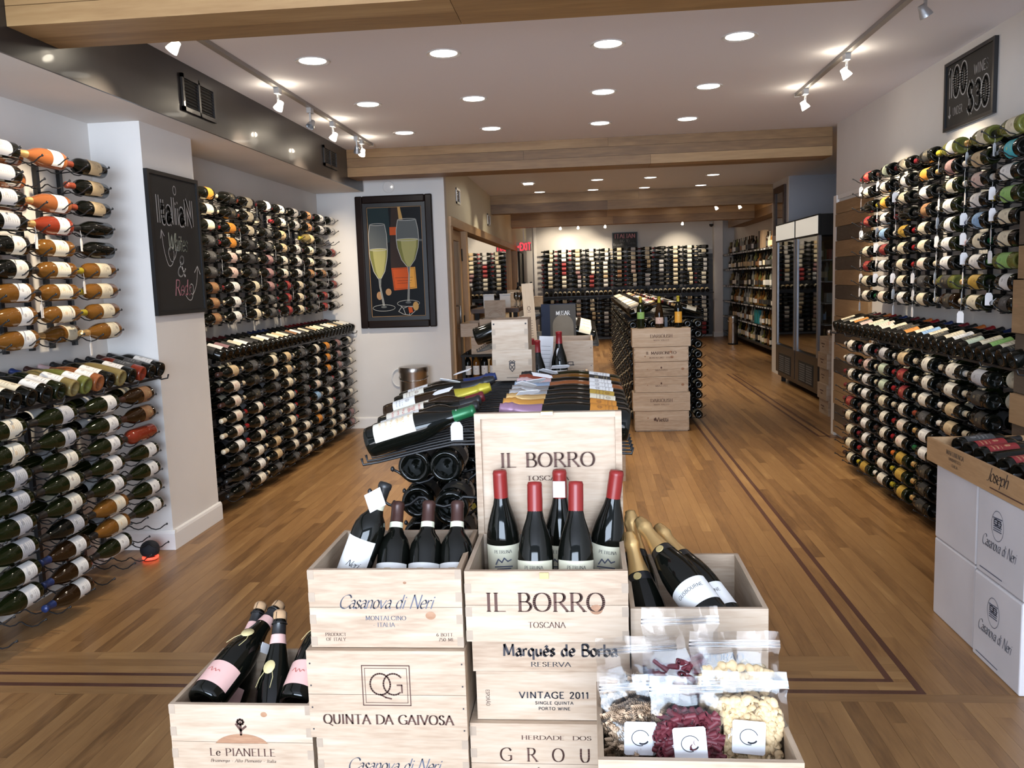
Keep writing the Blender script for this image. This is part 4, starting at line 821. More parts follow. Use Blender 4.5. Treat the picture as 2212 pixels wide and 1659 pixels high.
# --- back wall
BXC = [-.96 + .3265*k for k in range(12)]
BL = [['cream','cream','cream','redprint','redprint','white','cream','cream','cream'],['white','white','white','red','red','red','ivory','ivory','ivory'],['tan','tan','cream','cream','cream','mauve','mauve','grey','grey'],['white','ivory','ivory','ivory','ivory','ivory','red','red','red'],['cream','white','white','white','white','flower','tan','white','white'],
      ['cream','cream','cream','charcoal','charcoal','brown','brown','black','black'],['grey','cream','cream','pink','pink','pink','cream','cream','grey'],['cream','cream','cream','tan','tan','black','grey','grey','grey'],['black','black','black','grey','grey','grey','charcoal','charcoal','charcoal'],['cream','cream','cream','tan','redprint','cream','cream','cream','cream'],['ivory','ivory','ivory','white','grey','cream','cream','cream','cream'],['charcoal','cream','black','grey','grey','grey','ivory','ivory','ivory']]
B = Batch(); B2 = Batch(); B3 = Batch()
for c, x in enumerate(BXC):
    for tier, ZS, bb in (('upper', UZ, B), ('lower', LZ, B3)):
        t = thing('wine_rack', f'black wire rack, back wall, {tier} tier, {OR[c]} from the exit sign', 'wine rack', (x, 20.57, 0), -math.pi/2, 'racks on the back wall')
        for yy in (.0, .20): boxo('upright', (0,yy-.014,ZS[-1]-.07), (.03,yy+.014,ZS[0]+.04), MT['black'], t)
        pm = MB()
        for yy in (0,.2):
            for z in ZS: pm.tube([(.02,yy,z-.03),(.2,yy,z-.044),(.26,yy,z-.02)], .004, 4)
        link('wire_prongs', pm.mesh('wire_prongs', MT['black']), t, kind='stuff')
        for r_, z in enumerate(ZS):
            lb = BL[c][r_] if tier == 'upper' else BL[(c+4) % 12][r_]
            bb.bottle(frame_of((x+.24, 20.4, z), (-1,0,0), (0,-1,.15)), 'dark', lb, ['black','wine','red','black','black','cream'][(c + r_//3) % 6], n=10, arc=3.0, kind=Bu if (c+r_//3) % 4 == 0 else Bx)
for k in range(36): B2.bottle(frame_of((-.93+.1075*k, 20.24, 1.09), (0,.94,.27), (0,-.2,1)), 'dark', ['cream','black','white','cream','ivory','cream','tan'][k % 7], 'black', n=10, arc=3.6)
B.done('upper_rack_bottles', 'wall of dark bottles in the upper racks on the back wall', 'bottles')
B3.done('lower_rack_bottles', 'wall of dark bottles in the lower racks on the back wall', 'bottles')
B2.done('row_of_tilted_bottles', 'row of tilted bottles along the back wall between its racks', 'bottles')
t = thing('display_shelf', 'black wire display shelf across the back wall between the racks', 'shelf', (1.0,20.57,0))
for o_, z in ((.30,1.045),(.12,1.10)): boxo('rail', (-1.98,-o_-.008,z-.008), (1.98,-o_+.008,z+.008), MT['black'], t)
# ---------------------------------------------------------------- wooden wine crates
def crate(label, x0, x1, y0, y1, z0, z1, open_=True, joints='fb', group=None, rz=0.0, t=.010, name='wine_crate', lid=None, knots=(), mats=('pine','piney'), cat='crate', seam=True):
    """box of glued boards; returns (thing, front) with the front face centre line at (0, front, 0)"""
    w_, d, h = x1-x0, y1-y0, z1-z0
    T = thing(name, label, cat, ((x0+x1)/2, (y0+y1)/2, z0), rz, group); X, Y = w_/2, d/2
    hs = [0, h*.52, h] if h > .13 and seam else [0, h]
    for a, b in zip(hs[:-1], hs[1:]):
        boxo('front_panel', (-X+.0,-Y,a+.0004), (X,-Y+t,b-(.0 if b == h else .0006)), MT[mats[0]], T)
        boxo('back_panel', (-X,Y-t,a+.0004), (X,Y,b), MT[mats[0]], T)
        boxo('side_panel', (-X,-Y+t,a+.0004), (-X+t,Y-t,b), MT[mats[1]], T); boxo('side_panel', (X-t,-Y+t,a+.0004), (X,Y-t,b), MT[mats[1]], T)
    boxo('bottom_panel', (-X+t,-Y+t,0), (X-t,Y-t,t), MT[mats[1]], T)
    if not open_: boxo('lid', (-X,-Y,h), (X,Y,h+.007), MT[mats[0]], T)
    if joints:
        m = MB(); n = max(3, int(h/.024)); p = h/n
        for k in range(n):
            if k % 2: continue
            for s in (-1, 1):
                a, b = sorted((s*(X-.0135), s*(X+.0006)))
                m.box((a,-Y-.0005,k*p+p*.15), (b,-Y+.004,k*p+p*.95))
        link('finger_joints', m.mesh('finger_joints', MT['pineend']), T, kind='stuff')
    for kx, kz, kr in knots:
        link('knot', MB().lathe([(0,.0008),(kr,.0003)], 14).mesh('knot', MT['knot']), T, Matrix.Translation((kx,-Y,kz)) @ Matrix.Rotation(math.pi/2,4,'X') @ Matrix.Diagonal((1.25,1,1,1)))
    return T, -Y
XD, ZD = (1,0,0), (0,0,1)
def fr(T, s, style, h, w_, x, z, Y, m='ink', **k): return text(T, s, style, h, w_, (x, Y, z), XD, ZD, MT[m], **k)
def stackfill(x0, x1, y0, y1, ztop, n, where, mats=('pine','piney')):
    for k in range(n): crate(f'closed plain wooden crate at {["floor level","second level","third level","fourth level"][k]} under {where}', x0, x1, y0, y1, ztop*k/n, ztop*(k+1)/n - .007, False, None, 'hidden supporting crates', mats=mats)
# --- first stack: Casanova di Neri, Quinta da Gaivosa, Casanova di Neri
T, F = crate('open pine crate with blue-grey script lettering, holding four bottles, atop the front left stack', -.611,-.277,1.72,2.01,.702,.876, knots=[(.098,.072,.009),(.045,.145,.003)])
fr(T,'Casanova di Neri','script',.030,.205,0,.088,F,'inkg'); fr(T,'MONTALCINO','serif',.009,.088,0,.062,F,'inkg'); fr(T,'- ITALIA -','serif',.009,.056,0,.047,F,'inkg')
fr(T,'PRODUCT','serif',.007,.046,-.112,.026,F,'ink'); fr(T,'OF ITALY','serif',.007,.043,-.112,.015,F,'ink'); fr(T,'6 BOTT.','serif',.007,.038,.128,.026,F,'ink'); fr(T,'750 ML','serif',.007,.034,.130,.015,F,'ink')
T, F = crate('closed pine crate with a double-framed two-letter emblem above bold capitals', -.620,-.274,1.705,2.02,.502,.694, False, None)
fr(T,'QUINTA DA GAIVOSA','serifb',.021,.285,.0,.033,F,'ink')
line_art(T,[[(-.052,-.045),(.052,-.045),(.052,.045),(-.052,.045),(-.052,-.045)]],.0022,(0,F,.121),XD,ZD,MT['ink']); line_art(T,[[(-.046,-.039),(.046,-.039),(.046,.039),(-.046,.039),(-.046,-.039)]],.0012,(0,F,.121),XD,ZD,MT['ink'])
line_art(T,[circ(-.013,.003,.022,.024),[(-.014,-.020),(-.002,-.027),(.010,-.030)],circ(.016,.003,.022,.024,20,.7,5.4),[(.034,-.016),(.034,.001),(.024,.001)]],.0034,(0,F,.121),XD,ZD,MT['ink'],name='printed_emblem')
m = MB()
for sx in (-1,1):
    for z in (.02,.07,.12,.17): m.box((sx*.166-.0015,F-.001,z-.0015),(sx*.166+.0015,F,z+.0015))
link('nail_heads', m.mesh('nail_heads', MT['inkb']), T, kind='stuff')
T, F = crate('closed pine crate with script lettering, below the one with the framed emblem', -.612,-.276,1.715,2.01,.322,.495, False)
fr(T,'Casanova di Neri','script',.030,.205,0,.098,F,'inkg'); fr(T,'MONTALCINO','serif',.009,.088,0,.070,F,'inkg')
stackfill(-.612,-.276,1.72,2.01,.322,2,'the front left stack')
# --- second stack
T, F = crate('open pine crate with raised lid and large serif capitals, holding red-wax bottles', -.270,.074,1.72,1.995,.716,.872, knots=[(.105,.072,.011)])
fr(T,'IL BORRO','serif',.040,.250,-.003,.068,F,'ink'); fr(T,'TOSCANA','serif',.012,.078,.0,.032,F,'ink')
LT = boxo('lid', (-.165,.137,.150), (.170,.150,.445), MT['pine'], T); LT.rotation_euler.x = -.02
for a, b in [((-.175,.131,.150),(-.160,.152,.45)),((.160,.131,.150),(.175,.152,.45)),((-.160,.131,.437),(.160,.152,.45))]: boxo('lid_batten', a, b, MT['pine'], T)
fr(T,'IL BORRO','serif',.034,.225,-.003,.318,.1358,'ink'); fr(T,'TOSCANA','serif',.011,.10,-.003,.285,.1358,'ink')
boxo('brass_clasp', (-.014,.120,.446), (.014,.140,.4535), mat('brass',(.5,.42,.18),.3,metal=.8), T); boxo('brass_clasp', (-.012,F-.003,.140), (.007,F,.153), D.materials['brass'], T)
T, F = crate('closed shallow pine crate with blackletter title, directly under the raised-lid crate', -.262,.076,1.74,2.0,.640,.709, False, None)
fr(T,'Marqu\u00eas de Borba','black',.026,.245,.02,.036,F,'inkb'); fr(T,'RESERVA','serif',.010,.085,.0,.012,F,'inkb')
T, F = crate('closed pine crate printed vintage 2011 porto wine, second under the raised-lid crate', -.256,.080,1.74,2.0,.530,.633, False, None)
fr(T,'VINTAGE 2011','wide',.014,.150,.0,.050,F,'inkb'); fr(T,'SINGLE QUINTA','wide',.0065,.082,.0,.036,F,'inkb'); fr(T,'PORTO WINE','wide',.0065,.068,.0,.023,F,'inkb')
text(T,'ESPOR\u00c3O','sans',.008,.036,(-.148,F,.05),(0,0,-1),(1,0,0),MT['ink'])
T, F = crate('closed pine crate with widely spaced capitals, lowest visible under the raised-lid crate', -.272,.082,1.725,2.0,.345,.522, False, 'fb')
fr(T,'HERDADE  DOS','serif',.009,.150,.01,.148,F,'ink'); fr(T,'G  R  O  U  S','serif',.030,.245,.01,.098,F,'ink'); fr(T,'vinho regional','italic',.012,.12,.0,.072,F,'ink')
stackfill(-.27,.078,1.73,2.0,.345,2,'the front middle stack')
# --- third stack with sparkling wine
T, F = crate('open weathered grey pine crate holding gold-foiled bottles', .080,.368,1.755,2.12,.585,.776, True, None)
fr(T,'ESPOR\u00c3O','serif',.017,.095,.045,.075,F,'inkg')
stackfill(.080,.368,1.76,2.12,.585,3,'the sparkling wine crate')
# --- Le Pianelle crate
T, F = crate('open pine crate with hill and tree emblem, holding pink-labelled sparkling bottles', -.948,-.623,1.72,2.01,.385,.567, True, 'fb', knots=[(.055,.160,.006)])
fr(T,'Le PIANELLE','serif',.017,.150,.0,.062,F,'ink'); fr(T,'Brusnengo - Alto Piemonte - Italia','italic',.007,.15,.0,.047,F,'ink')
poly(T, [(-.064,0)] + circ(0,-.012,.064,.034,18,2.8,.35) + [(.064,0)], (0,F,.092), XD, ZD, MT['knot']); line_art(T,[[(0,.02),(0,.05)],[(-.01,.045),(0,.03),(.012,.04)],circ(0,.05,.007,.006,8)],.005,(0,F,.092),XD,ZD,MT['ink'],name='printed_emblem')
stackfill(-.948,-.623,1.72,2.01,.385,2,'the pink-label bottle crate')
# bottles in them
def fbottle(name, kind, gl, cp, base, tip, lb, label, group, face=(0,-1,.3), tag=None, lz=None, arc=2.2, n=32, cat='bottle'):
    T = frame_of(base, Vector(tip)-Vector(base), face)
    o = link(name, glass_me(kind, gl, n), None, T, label, cat, group)
    if lb: link('label', label_me(kind, lb, lz[0] if lz else None, lz[1] if lz else None, arc, 24), o)
    if cp: link('capsule', cap_me(kind, cp, 28), o)
    if tag is not None:
        z = PR[kind]['cap'][0]+.012; link('price_tag', TAG, o, T.inverted() @ Matrix.Translation(T @ Vector((rad_at(kind,z)+.004,0,z))) @ Matrix.Rotation(tag, 4, 'Z'))
    return o
def btext(o, kind, s, style, h, w_, z, m, a=0.0):
    """lettering wrapped round the label of a bottle (label faces local +X)"""
    r = PR[kind]['R'] + .0011
    O = Vector((r*math.cos(a), r*math.sin(a), z)); return text(o, s, style, h, w_, O, (-math.sin(a), math.cos(a), 0), (0,0,1), MT[m], off=0, bend=r)
plain = mat('plain_label_white', (.75,.74,.72), .5); plainc = mat('plain_label_cream', (.70,.66,.50), .5); LBX = 0
goldi = mat('gold_ink', (.42,.32,.14), .45)
MT['goldi'] = goldi
band = mat('paper_band', (.55,.55,.42), .6)
for k, (bx_, by, bz, tx, ty, tz, lab) in enumerate([(-.572,1.815,.755,-.470,1.878,1.02,'dark bottle leaning out of the script-lettered crate with square white tag'),(-.455,1.770,.712,-.451,1.915,.962,'dark bottle with white label, second from left in the script-lettered crate'),
        (-.380,1.770,.712,-.376,1.915,.972,'dark bottle with white label, third from left in the script-lettered crate'),(-.306,1.770,.712,-.309,1.915,.965,'dark bottle with white label, rightmost in the script-lettered crate')]):
    o = fbottle('crate_wine_bottle', Bx, 'dark', 'black' if k == 0 else 'brown', (bx_,by,bz), (tx,ty,tz), plain, lab, 'bottles in the script-lettered crate', face=((-.1,-1,.2) if k else (-.35,-1,.3)), lz=(.055,.165) if k == 0 else (.045,.150), arc=2.5)
    if k: btext(o, Bx, 'Casanova di Neri', 'script', .016, .072, .088, 'inkb'); link('printed_emblem', MB().lathe([(.0386,.112),(.0386,.138)], 6, 0, None, -.2, .2).mesh('printed_emblem', goldi), o)
    else: btext(o, Bx, 'Neri', 'script', .014, .03, .10, 'inkb', .3)
    link('neck_band', MB().lathe([(.0160,.236),(.0156,.249)], 20).mesh('neck_band', band), o)
    if k == 0: link('price_tag', MB().box((.019,-.022,-.022),(.0205,.022,.022)).mesh('price_tag', MT['tag']), o, Matrix.Translation((0,0,.255)) @ Matrix.Rotation(.78,4,'X'))
for k, (x, y, tx, ty, tg, lab) in enumerate([(-.205,1.945,-.212,1.955,None,'red-wax bottle with cream label at the left rear of the raised-lid crate'),(-.072,1.945,-.071,1.95,.1,'red-wax bottle with white price tag, rear centre of the raised-lid crate'),(.018,1.94,.062,1.95,None,'red-wax bottle leaning right at the rear of the raised-lid crate'),
        (-.125,1.80,-.124,1.862,None,'red-wax bottle in front, left of centre in the raised-lid crate'),(-.038,1.80,-.032,1.862,None,'red-wax bottle in front, right of centre in the raised-lid crate')]):
    L_ = math.sqrt(.295**2 - (tx-x)**2 - (ty-y)**2)
    o = fbottle('crate_wine_bottle', Bu, 'dark', 'wax', (x,y,.737), (tx,ty,.737+L_), plainc, lab, 'red-wax bottles in the raised-lid crate', face=(.05*(-1)**k,-1,0), lz=(.05,.128), arc=2.4)
    btext(o, Bu, 'PETRUNA', 'serif', .0075, .042, .110, 'inkb'); line_art(o, [[(-.018,0),(-.012,.012),(-.004,.004),(.002,.014),(.010,.006),(.018,.010)],[(-.02,-.006),(.02,-.006)],[(-.015,-.012),(.016,-.011)]], .003, (PR[Bu]['R']+.0016,0,.085), (0,1,0), ZD, MT['inkg'], off=0, name='printed_emblem')
    link('wax_drip', MB().lathe([(.0170,.232),(.0172,.262),(.0168,.288),(.0172,.292),(.0150,.299),(0,.300)], 20).mesh('wax_drip', CP['wax'], 'all'), o)
    if tg: link('price_tag', MB().box((.019,-.014,-.020),(.0205,.014,.018)).mesh('price_tag', MT['tag']), o, Vector((0,0,.258)))
for k, (b, t_, lab) in enumerate([((.262,1.795,.727),(.120,2.045,.882),'gold-foiled dark bottle lying nearest the front of the weathered crate'),((.150,1.80,.615),(.095,2.0,.845),'gold-foiled dark bottle at the left end of the weathered crate'),
        ((.303,1.825,.703),(.168,2.085,.855),'gold-foiled dark bottle behind the nearest one in the weathered crate'),((.125,1.88,.640),(.100,2.085,.880),'gold-foiled dark bottle at the left rear of the weathered crate')]):
    o = fbottle('sparkling_wine_bottle', Ch, 'dark', 'gold', b, t_, plain, lab, 'gold-foiled bottles in the weathered crate', face=(-.3,-1,.6), lz=(.035,.100), arc=2.6)
    btext(o, Ch, 'GUSBOURNE', 'sans', .0085, .068, .072, 'inkb'); link('neck_band', MB().lathe([(.0305,.2045),(.0262,.224)], 24).mesh('neck_band', MT['black'], 'all'), o)
    link('neck_medallion', MB().lathe([(0,.002),(.009,.002),(.010,0)], 14).mesh('neck_medallion', goldi), o, Matrix.Translation((.029,0,.213)) @ Matrix.Rotation(math.pi/2-.3,4,'Y'))
cork = mat('cork', (.45,.28,.15), .8, noise=120); pinkl = mat('pink_label', (.68,.42,.38), .5); medal = mat('pale_gold_medallion', (.62,.52,.26), .4)
for k, (b, t_, lab) in enumerate([((-.900,1.785,.535),(-.826,2.06,.645),'pink-label sparkling bottle with tag lying across the hill-emblem crate'),((-.905,1.86,.430),(-.885,2.08,.615),'cork-topped sparkling bottle behind the one lying across the hill-emblem crate'),
        ((-.752,1.79,.405),(-.775,1.955,.642),'cork-topped sparkling bottle standing in the middle of the hill-emblem crate'),((-.682,1.79,.530),(-.650,2.05,.690),'pink-label sparkling bottle at the right of the hill-emblem crate')]):
    o = fbottle('sparkling_wine_bottle', Ch, 'dark', None, b, t_, pinkl, lab, 'cork-topped bottles in the hill-emblem crate', face=(-.2,-1,.5), lz=(.030,.092), arc=2.6)
    line_art(o, [smooth([(-.016,0),(-.010,.008),(-.006,-.002),(0,.006),(.005,-.001),(.010,.004),(.016,0)])], .0012, (PR[Ch]['R']+.0016,0,.06), (0,1,0), ZD, MT['inkr'], off=0)
    link('neck_foil', MB().lathe([(.0172,.276),(.0162,.300),(.0186,.303),(.0150,.310)], 24).mesh('neck_foil', MT['black'], 'all'), o)
    link('neck_label', MB().lathe([(.0208,.252),(.0176,.275)], 24).mesh('neck_label', pinkl, 'all'), o)
    link('cork', MB().lathe([(.0125,.308),(.0165,.318),(.0165,.330),(.012,.336),(0,.337)], 18).mesh('cork', cork, 'all'), o)
    cg = MB()
    for a in range(4): cg.tube([(.019*math.cos(a*1.57),.019*math.sin(a*1.57),.302),(.0178*math.cos(a*1.57),.0178*math.sin(a*1.57),.328),(.004*math.cos(a*1.57),.004*math.sin(a*1.57),.339)], .0007, 4)
    cg.tube(circ(0,0,.0192,n=14) and [(p[0],p[1],.302) for p in circ(0,0,.0192,n=14)], .0008, 4); link('wire_cage', cg.mesh('wire_cage', MT['black']), o)
    link('neck_medallion', MB().lathe([(0,.003),(.014,.002),(.0155,0)], 14).mesh('neck_medallion', medal, 'all'), o, Matrix.Translation((.033,0,.195)) @ Matrix.Rotation(math.pi/2-.25,4,'Y') @ Matrix.Diagonal((1.1,1,1,1)))
    link('cord', MB().tube([(.0325,-.005,.195),(.036,-.022,.17),(.037,-.03,.15)], .0009, 4).tube([(.0325,.006,.195),(.038,.014,.17),(.041,.010,.145)], .0009, 4).tube([(.030,0,.20),(.01,-.026,.215),(-.02,-.02,.22)], .0009, 4).mesh('cord', medal), o)
    if k == 0: link('price_tag', MB().box((-.022,-.0005,-.012),(.022,.0005,.012)).mesh('price_tag', MT['tag']), o, Matrix.Translation((-.018,.035,.20)) @ Matrix.Rotation(.6,4,'Y'))
# --- pasta crate and its bags
T, F = crate('open pine crate holding clear bags of pasta, nearest the camera', .003,.336,1.325,1.60,.505,.688, True, None)
stackfill(.006,.333,1.33,1.60,.505,2,'the pasta crate')
def fusilli(m, T, mi=0):
    n = 22; vs = []; L_ = .034
    for i in range(n+1):
        a = i/n*math.pi*5.5; z = L_*i/n - L_/2
        for q in range(3):
            b = a + q*2.094; vs += [(.0052*math.cos(b), .0052*math.sin(b), z)]
        vs.append((0,0,z))
    fs = []
    for i in range(n):
        for q in range(3): fs.append((4*i+3, 4*i+q, 4*i+4+q, 4*i+7))
    m.add(vs, fs, mi, T)
def rigatoni(m, T, mi=0):
    n = 12
    m.lathe([(.0038,-.015),(.0055,-.0165),(.0053,0),(.0055,.0165),(.0038,.015)], n, mi, T); m.lathe([(.0038,.015),(.0038,-.015)], n, 1, T)
def shellp(m, T, mi=0):
    prof = [(.001,-.011),(.005,-.008),(.0078,-.002),(.0085,.003),(.0065,.008),(.0035,.011)]; m.lathe(prof, 9, mi, T, -.5, 4.1)
ZB = Matrix.Translation
def rrot(r): return Matrix.Rotation(r.uniform(0,6.3),4,'Z') @ Matrix.Rotation(r.uniform(0,3.1),4,'X') @ Matrix.Rotation(r.uniform(0,6.3),4,'Y')
pm_ = {'fusilli': [mat('pasta_wheat', (.50,.35,.23), .6, noise=40)], 'rigatoni': [mat('pasta_beet', (.12,.018,.026), .5), mat('pasta_beet_inside', (.03,.006,.010), .7)], 'shell': [mat('pasta_pale', (.66,.48,.27), .6, noise=40)]}
def bag(label, cx, cy, cz, w_, h, th, lean, yaw, kind, seed, sticker=True, fill=.72, num=150):
    r = random.Random(seed); T = thing('pasta_bag', label, 'bag', (cx,cy,cz), yaw, 'clear zip bags of pasta'); R0 = Matrix.Rotation(-lean,4,'X')
    nx, nz = 12, 14; vs = []; 
    def depth(u, v): # bag fullness
        e = max(0, math.sin(math.pi*min(1,u)))**.5; tv = max(0.0, 1-((v/fill)**3)) if v < fill else 0
        b = min(1, v/.12)**.5
        return th*e*tv*b + .0015
    W = lambda v: w_*(.92 + .08*math.sin(3*v) + (.06 if v > .8 else 0))
    fm = MB()
    for s in (-1, 1):
        for j in range(nz+1):
            v = j/nz
            for i in range(nx+1):
                u = i/nx; cr = (r.random()-.5)*.006*(1 if 0 < i < nx and j < nz else 0) + .003*math.sin(17*u+9*v+seed)
                x = (u-.5)*W(v); y = s*depth(u,v) + cr*(.3 if s < 0 else 1) + (.012*math.sin(7*u+seed)*max(0,v-fill))
                vs.append(R0 @ Vector((x, y, v*h)))
    k = (nx+1)*(nz+1); fs = []
    for s in (0, 1):
        for j in range(nz):
            for i in range(nx):
                a = s*k + j*(nx+1)+i; fs.append((a,a+1,a+nx+2,a+nx+1) if s == 0 else (a,a+nx+1,a+nx+2,a+1))
    fm.add(vs, fs); link('bag_film', fm.mesh('bag_film', MT['bagfilm'], 'all'), T)
    zm = MB()
    for zz in (.875, .905): 
        pts = [R0 @ Vector(((u/10-.5)*W(zz), -.0035+.012*math.sin(7*u/10+seed)*max(0,zz-fill), zz*h)) for u in range(11)]; zm.tube(pts, .0016, 5)
    sv = [R0 @ Vector(((u/10-.5)*W(v), -.004+.012*math.sin(7*u/10+seed)*max(0,v-fill), v*h)) for v in (.86,.93) for u in range(11)]
    zm.add(sv, [(i,i+1,i+12,i+11) for i in range(10)]); link('zip_strip', zm.mesh('zip_strip', MT['zip'], 'all'), T)
    pm = MB()
    for _ in range(num):
        u, v = r.uniform(.10,.90), r.uniform(.05,fill*.98); dd = depth(u,v)*.82
        if dd < .006: continue
        y = r.choice([-1,-1,-1,0,1])*dd*r.uniform(.7,1); P = R0 @ Vector(((u-.5)*W(v)*.96, y, v*h))
        M_ = ZB(P) @ R0 @ (Matrix.Rotation(r.gauss(math.pi/2,.35),4,'Y') @ Matrix.Rotation(r.gauss(0,.4),4,'X') if kind != 'shell' else rrot(r)) if r.random() < .7 else ZB(P) @ rrot(r)
        {'fusilli': fusilli, 'rigatoni': rigatoni, 'shell': shellp}[kind](pm, M_)
    link('pasta_pieces', pm.mesh('pasta_pieces', pm_[kind], True if kind == 'rigatoni' else 'all'), T, kind='stuff')
    if sticker:
        st = thing('sticker', None, None); st.parent = T; st.matrix_basis = R0 @ ZB((.0,-depth(.5,.47)-.009,h*.47)) @ Matrix.Rotation(.06*(-1)**seed,4,'Y')
        q = [(a*.028+dx, b*.028+dz) for a, b, dx, dz in ((-1,-1,.003,0),(-1,-1,0,.003),(-1,1,0,-.003),(-1,1,.003,0),(1,1,-.003,0),(1,1,0,-.003),(1,-1,0,.003),(1,-1,-.003,0))][::-1]
        mm = MB(); mm.add([(p[0],0,p[1]) for p in q] + [(p[0],.0008,p[1]) for p in q], [tuple(range(8))[::-1], tuple(range(8,16))]); link('sticker_paper', mm.mesh('sticker_paper', MT['tag']), st)
        line_art(st, [circ(0,.001,.015,.013,22,.3,5.0)], .0014, (0,0,0), XD, ZD, MT['inkb']); line_art(st, [circ(.004,-.001,.010,.008,8,4.2,5.8)], .0026, (0,0,0), XD, ZD, MT['inkb'])
bag('clear zip bag of pale shell pasta at the rear right of the pasta crate', .262,1.530,.600,.165,.215,.020,.10,0,'shell',3,False,.80,330)
bag('clear zip bag of dark red tube pasta standing tallest at the rear', .165,1.545,.620,.145,.235,.020,.10,.05,'rigatoni',8,False,.66,150)
bag('clear zip bag of brown spiral pasta at the rear left', .080,1.505,.600,.150,.215,.018,.10,.14,'fusilli',5,False,.74,240)
bag('clear zip bag of pale shell pasta with white sticker at the front right', .264,1.425,.585,.148,.195,.030,.22,-.04,'shell',2,True,.82,700)
bag('clear zip bag of brown spiral pasta with white sticker at the front left', .076,1.420,.585,.128,.190,.028,.22,.10,'fusilli',4,True,.80,520)
bag('clear zip bag of dark red tube pasta with white sticker at front centre', .160,1.390,.585,.125,.200,.030,.26,.02,'rigatoni',7,True,.74,330)
# ---------------------------------------------------------------- island display racks
def island(label, xc, ya, yb, wl, wr, pitch, zt=1.085, nrow=9, sides=(1,1), name='island_rack'):
    T = thing(name, label, 'display rack', (xc,(ya+yb)/2,0)); L = (yb-ya)/2
    for y in (-L, L-.03) if yb-ya < 2 else (-L, -L/3, L/3, L-.03):
        boxo('post', (-.014,y,0), (.014,y+.03,zt-.01), MT['navy'], T)
    for z in (.04, .55, zt-.035): boxo('cross_rail', (-.012,-L+.03,z), (.012,L-.03,z+.025), MT['navy'], T)
    m = MB().tube([(-wl+.006,0,zt-.030),(-wl+.010,0,zt-.047),(-wl+.05,0,zt-.040),(-wl+.17,0,zt-.012),(-.10,0,zt+.002),(.03,0,zt+.004),(wr-.16,0,zt-.014),(wr-.03,0,zt-.026),(wr,0,zt-.028),(wr+.004,0,zt-.012)], .0035, 6).mesh('cradle_wire', MT['black'], 'all')
    n = int(2*L/pitch)
    for k in range(n):
        for dy in (-.022, .022): link('cradle_wire', m, T, Vector((0,-L+pitch*(k+.75)+dy,0)))
    return T
T1 = island('freestanding black metal wine rack behind the raised-lid crate', -.250,2.055,3.50,.34,.355,.093, 1.068)
pr2 = prong_me(2)
for y in (2.10,2.36,2.50,2.80):
    for r_ in range(8):
        for sgn in (math.pi,): link('wire_prong', pr2, T1, Matrix.Translation((-.01,y-T1.location.y,.93-.1*r_)) @ Matrix.Rotation(sgn,4,'Z') @ Matrix.Diagonal((1.15,1,1.3,1)))
for k, (x, y, z) in enumerate([(-.495,2.32,.965),(-.405,2.32,.965),(-.368,2.16,.888),(-.490,2.32,.862),(-.385,2.30,.762),(-.490,2.32,.762),(-.390,2.30,.662),(-.490,2.32,.662)]):
    bottle('champagne_bottle', Ch, 'dark', 'black', 'yellow' if k == 4 else 'black', frame_of((x,y,z), (0,1,0), (.3,0,1)), f'dark bottle lying base outward in near rack, {["upper outer","upper inner, rear","inner, pushed forward","second row outer","third row inner","third row outer","lowest inner","lowest outer"][k]} place', 'base-on bottles in the near rack', n=32)
B = Batch()
for y in (2.72,3.07):
    for r_ in range(8):
        for x in (-.40,-.49): B.bottle(frame_of((x,y,.965-.1*r_),(0,1,0),(0,0,1)), 'dark', 'black', 'black', Ch, 14)
B.done('stored_bottles', 'dark bottles stored behind the front ones inside the near metal rack', 'bottles')
ltop = [(Bu,'dark','flower','green','white-labelled dark bottle with green screw cap, nearest on near rack'),(Bx,'dark','white','black','dark bottle with black cap, second on left side of near rack'),(Bu,'dark','redprint','black','dark bottle with red-printed label, third on left side of near rack'),
        (Bx,'brown','flower','wine','brown bottle with purple cap, fourth on left side of near rack'),(Ch,'brown','white','yellow','amber-brown bottle with crinkled yellow foil on near rack'),(Bu,'green','white','black','dark green bottle with white label, sixth on left side of near rack'),(Ch,'dark','ivory','black','dark sparkling bottle with black foil, seventh on left of near rack'),(Ch,'dark','white','blue','dark sparkling bottle with blue foil, last on left of near rack')]
for k, (kd, gl, lb, cp, lab) in enumerate(ltop):
    y = 2.15 + .093*k; L_ = PR[kd]['H']; u = Vector((.955, .05, .27)).normalized(); b = Vector((-.578-(.02 if kd == Ch else 0)-.004*k, y, 1.066 + (PR[kd]['R']-.0375)))
    fbottle('champagne_bottle' if kd == Ch else 'display_wine_bottle', kd, gl, cp, b, b+u, lb, lab, 'bottles on the left of the near rack', face=(0,-.55,1), tag=(1.5 if k == 0 else None), n=28, lz=(.03,.14) if kd != Ch else None)
    if k in (1,2,4,6): 
        q = b + u*.24 + Vector((0,-.01,.032)); o = [x_ for x_ in COL.objects if x_.name.startswith(('display_wine','champagne'))][-1]
rtop = [('wine','orange','pink','purple-pink foiled champagne bottle with orange label, nearest on near rack'),('orange','orange','orange','orange foiled champagne bottle, second on right side of near rack'),('gold','cream','gold','gold foiled champagne bottle with grey label, third on right side'),
        ('silver','yellow','silver','silver foiled champagne bottle with cream label, fourth on right side'),('silver','white','silver','silver foiled champagne bottle with white label, fifth on right side'),('blue','white','silver','clear ros\u00e9 sparkling bottle with blue-silver foil on near rack'),('pink','white','pink','pink foiled sparkling bottle, seventh on right side of near rack'),('copper','black','copper','amber sparkling bottle with bare cork, eighth on right side'),('black','white','black','green sparkling bottle with black foil, last on right side')]
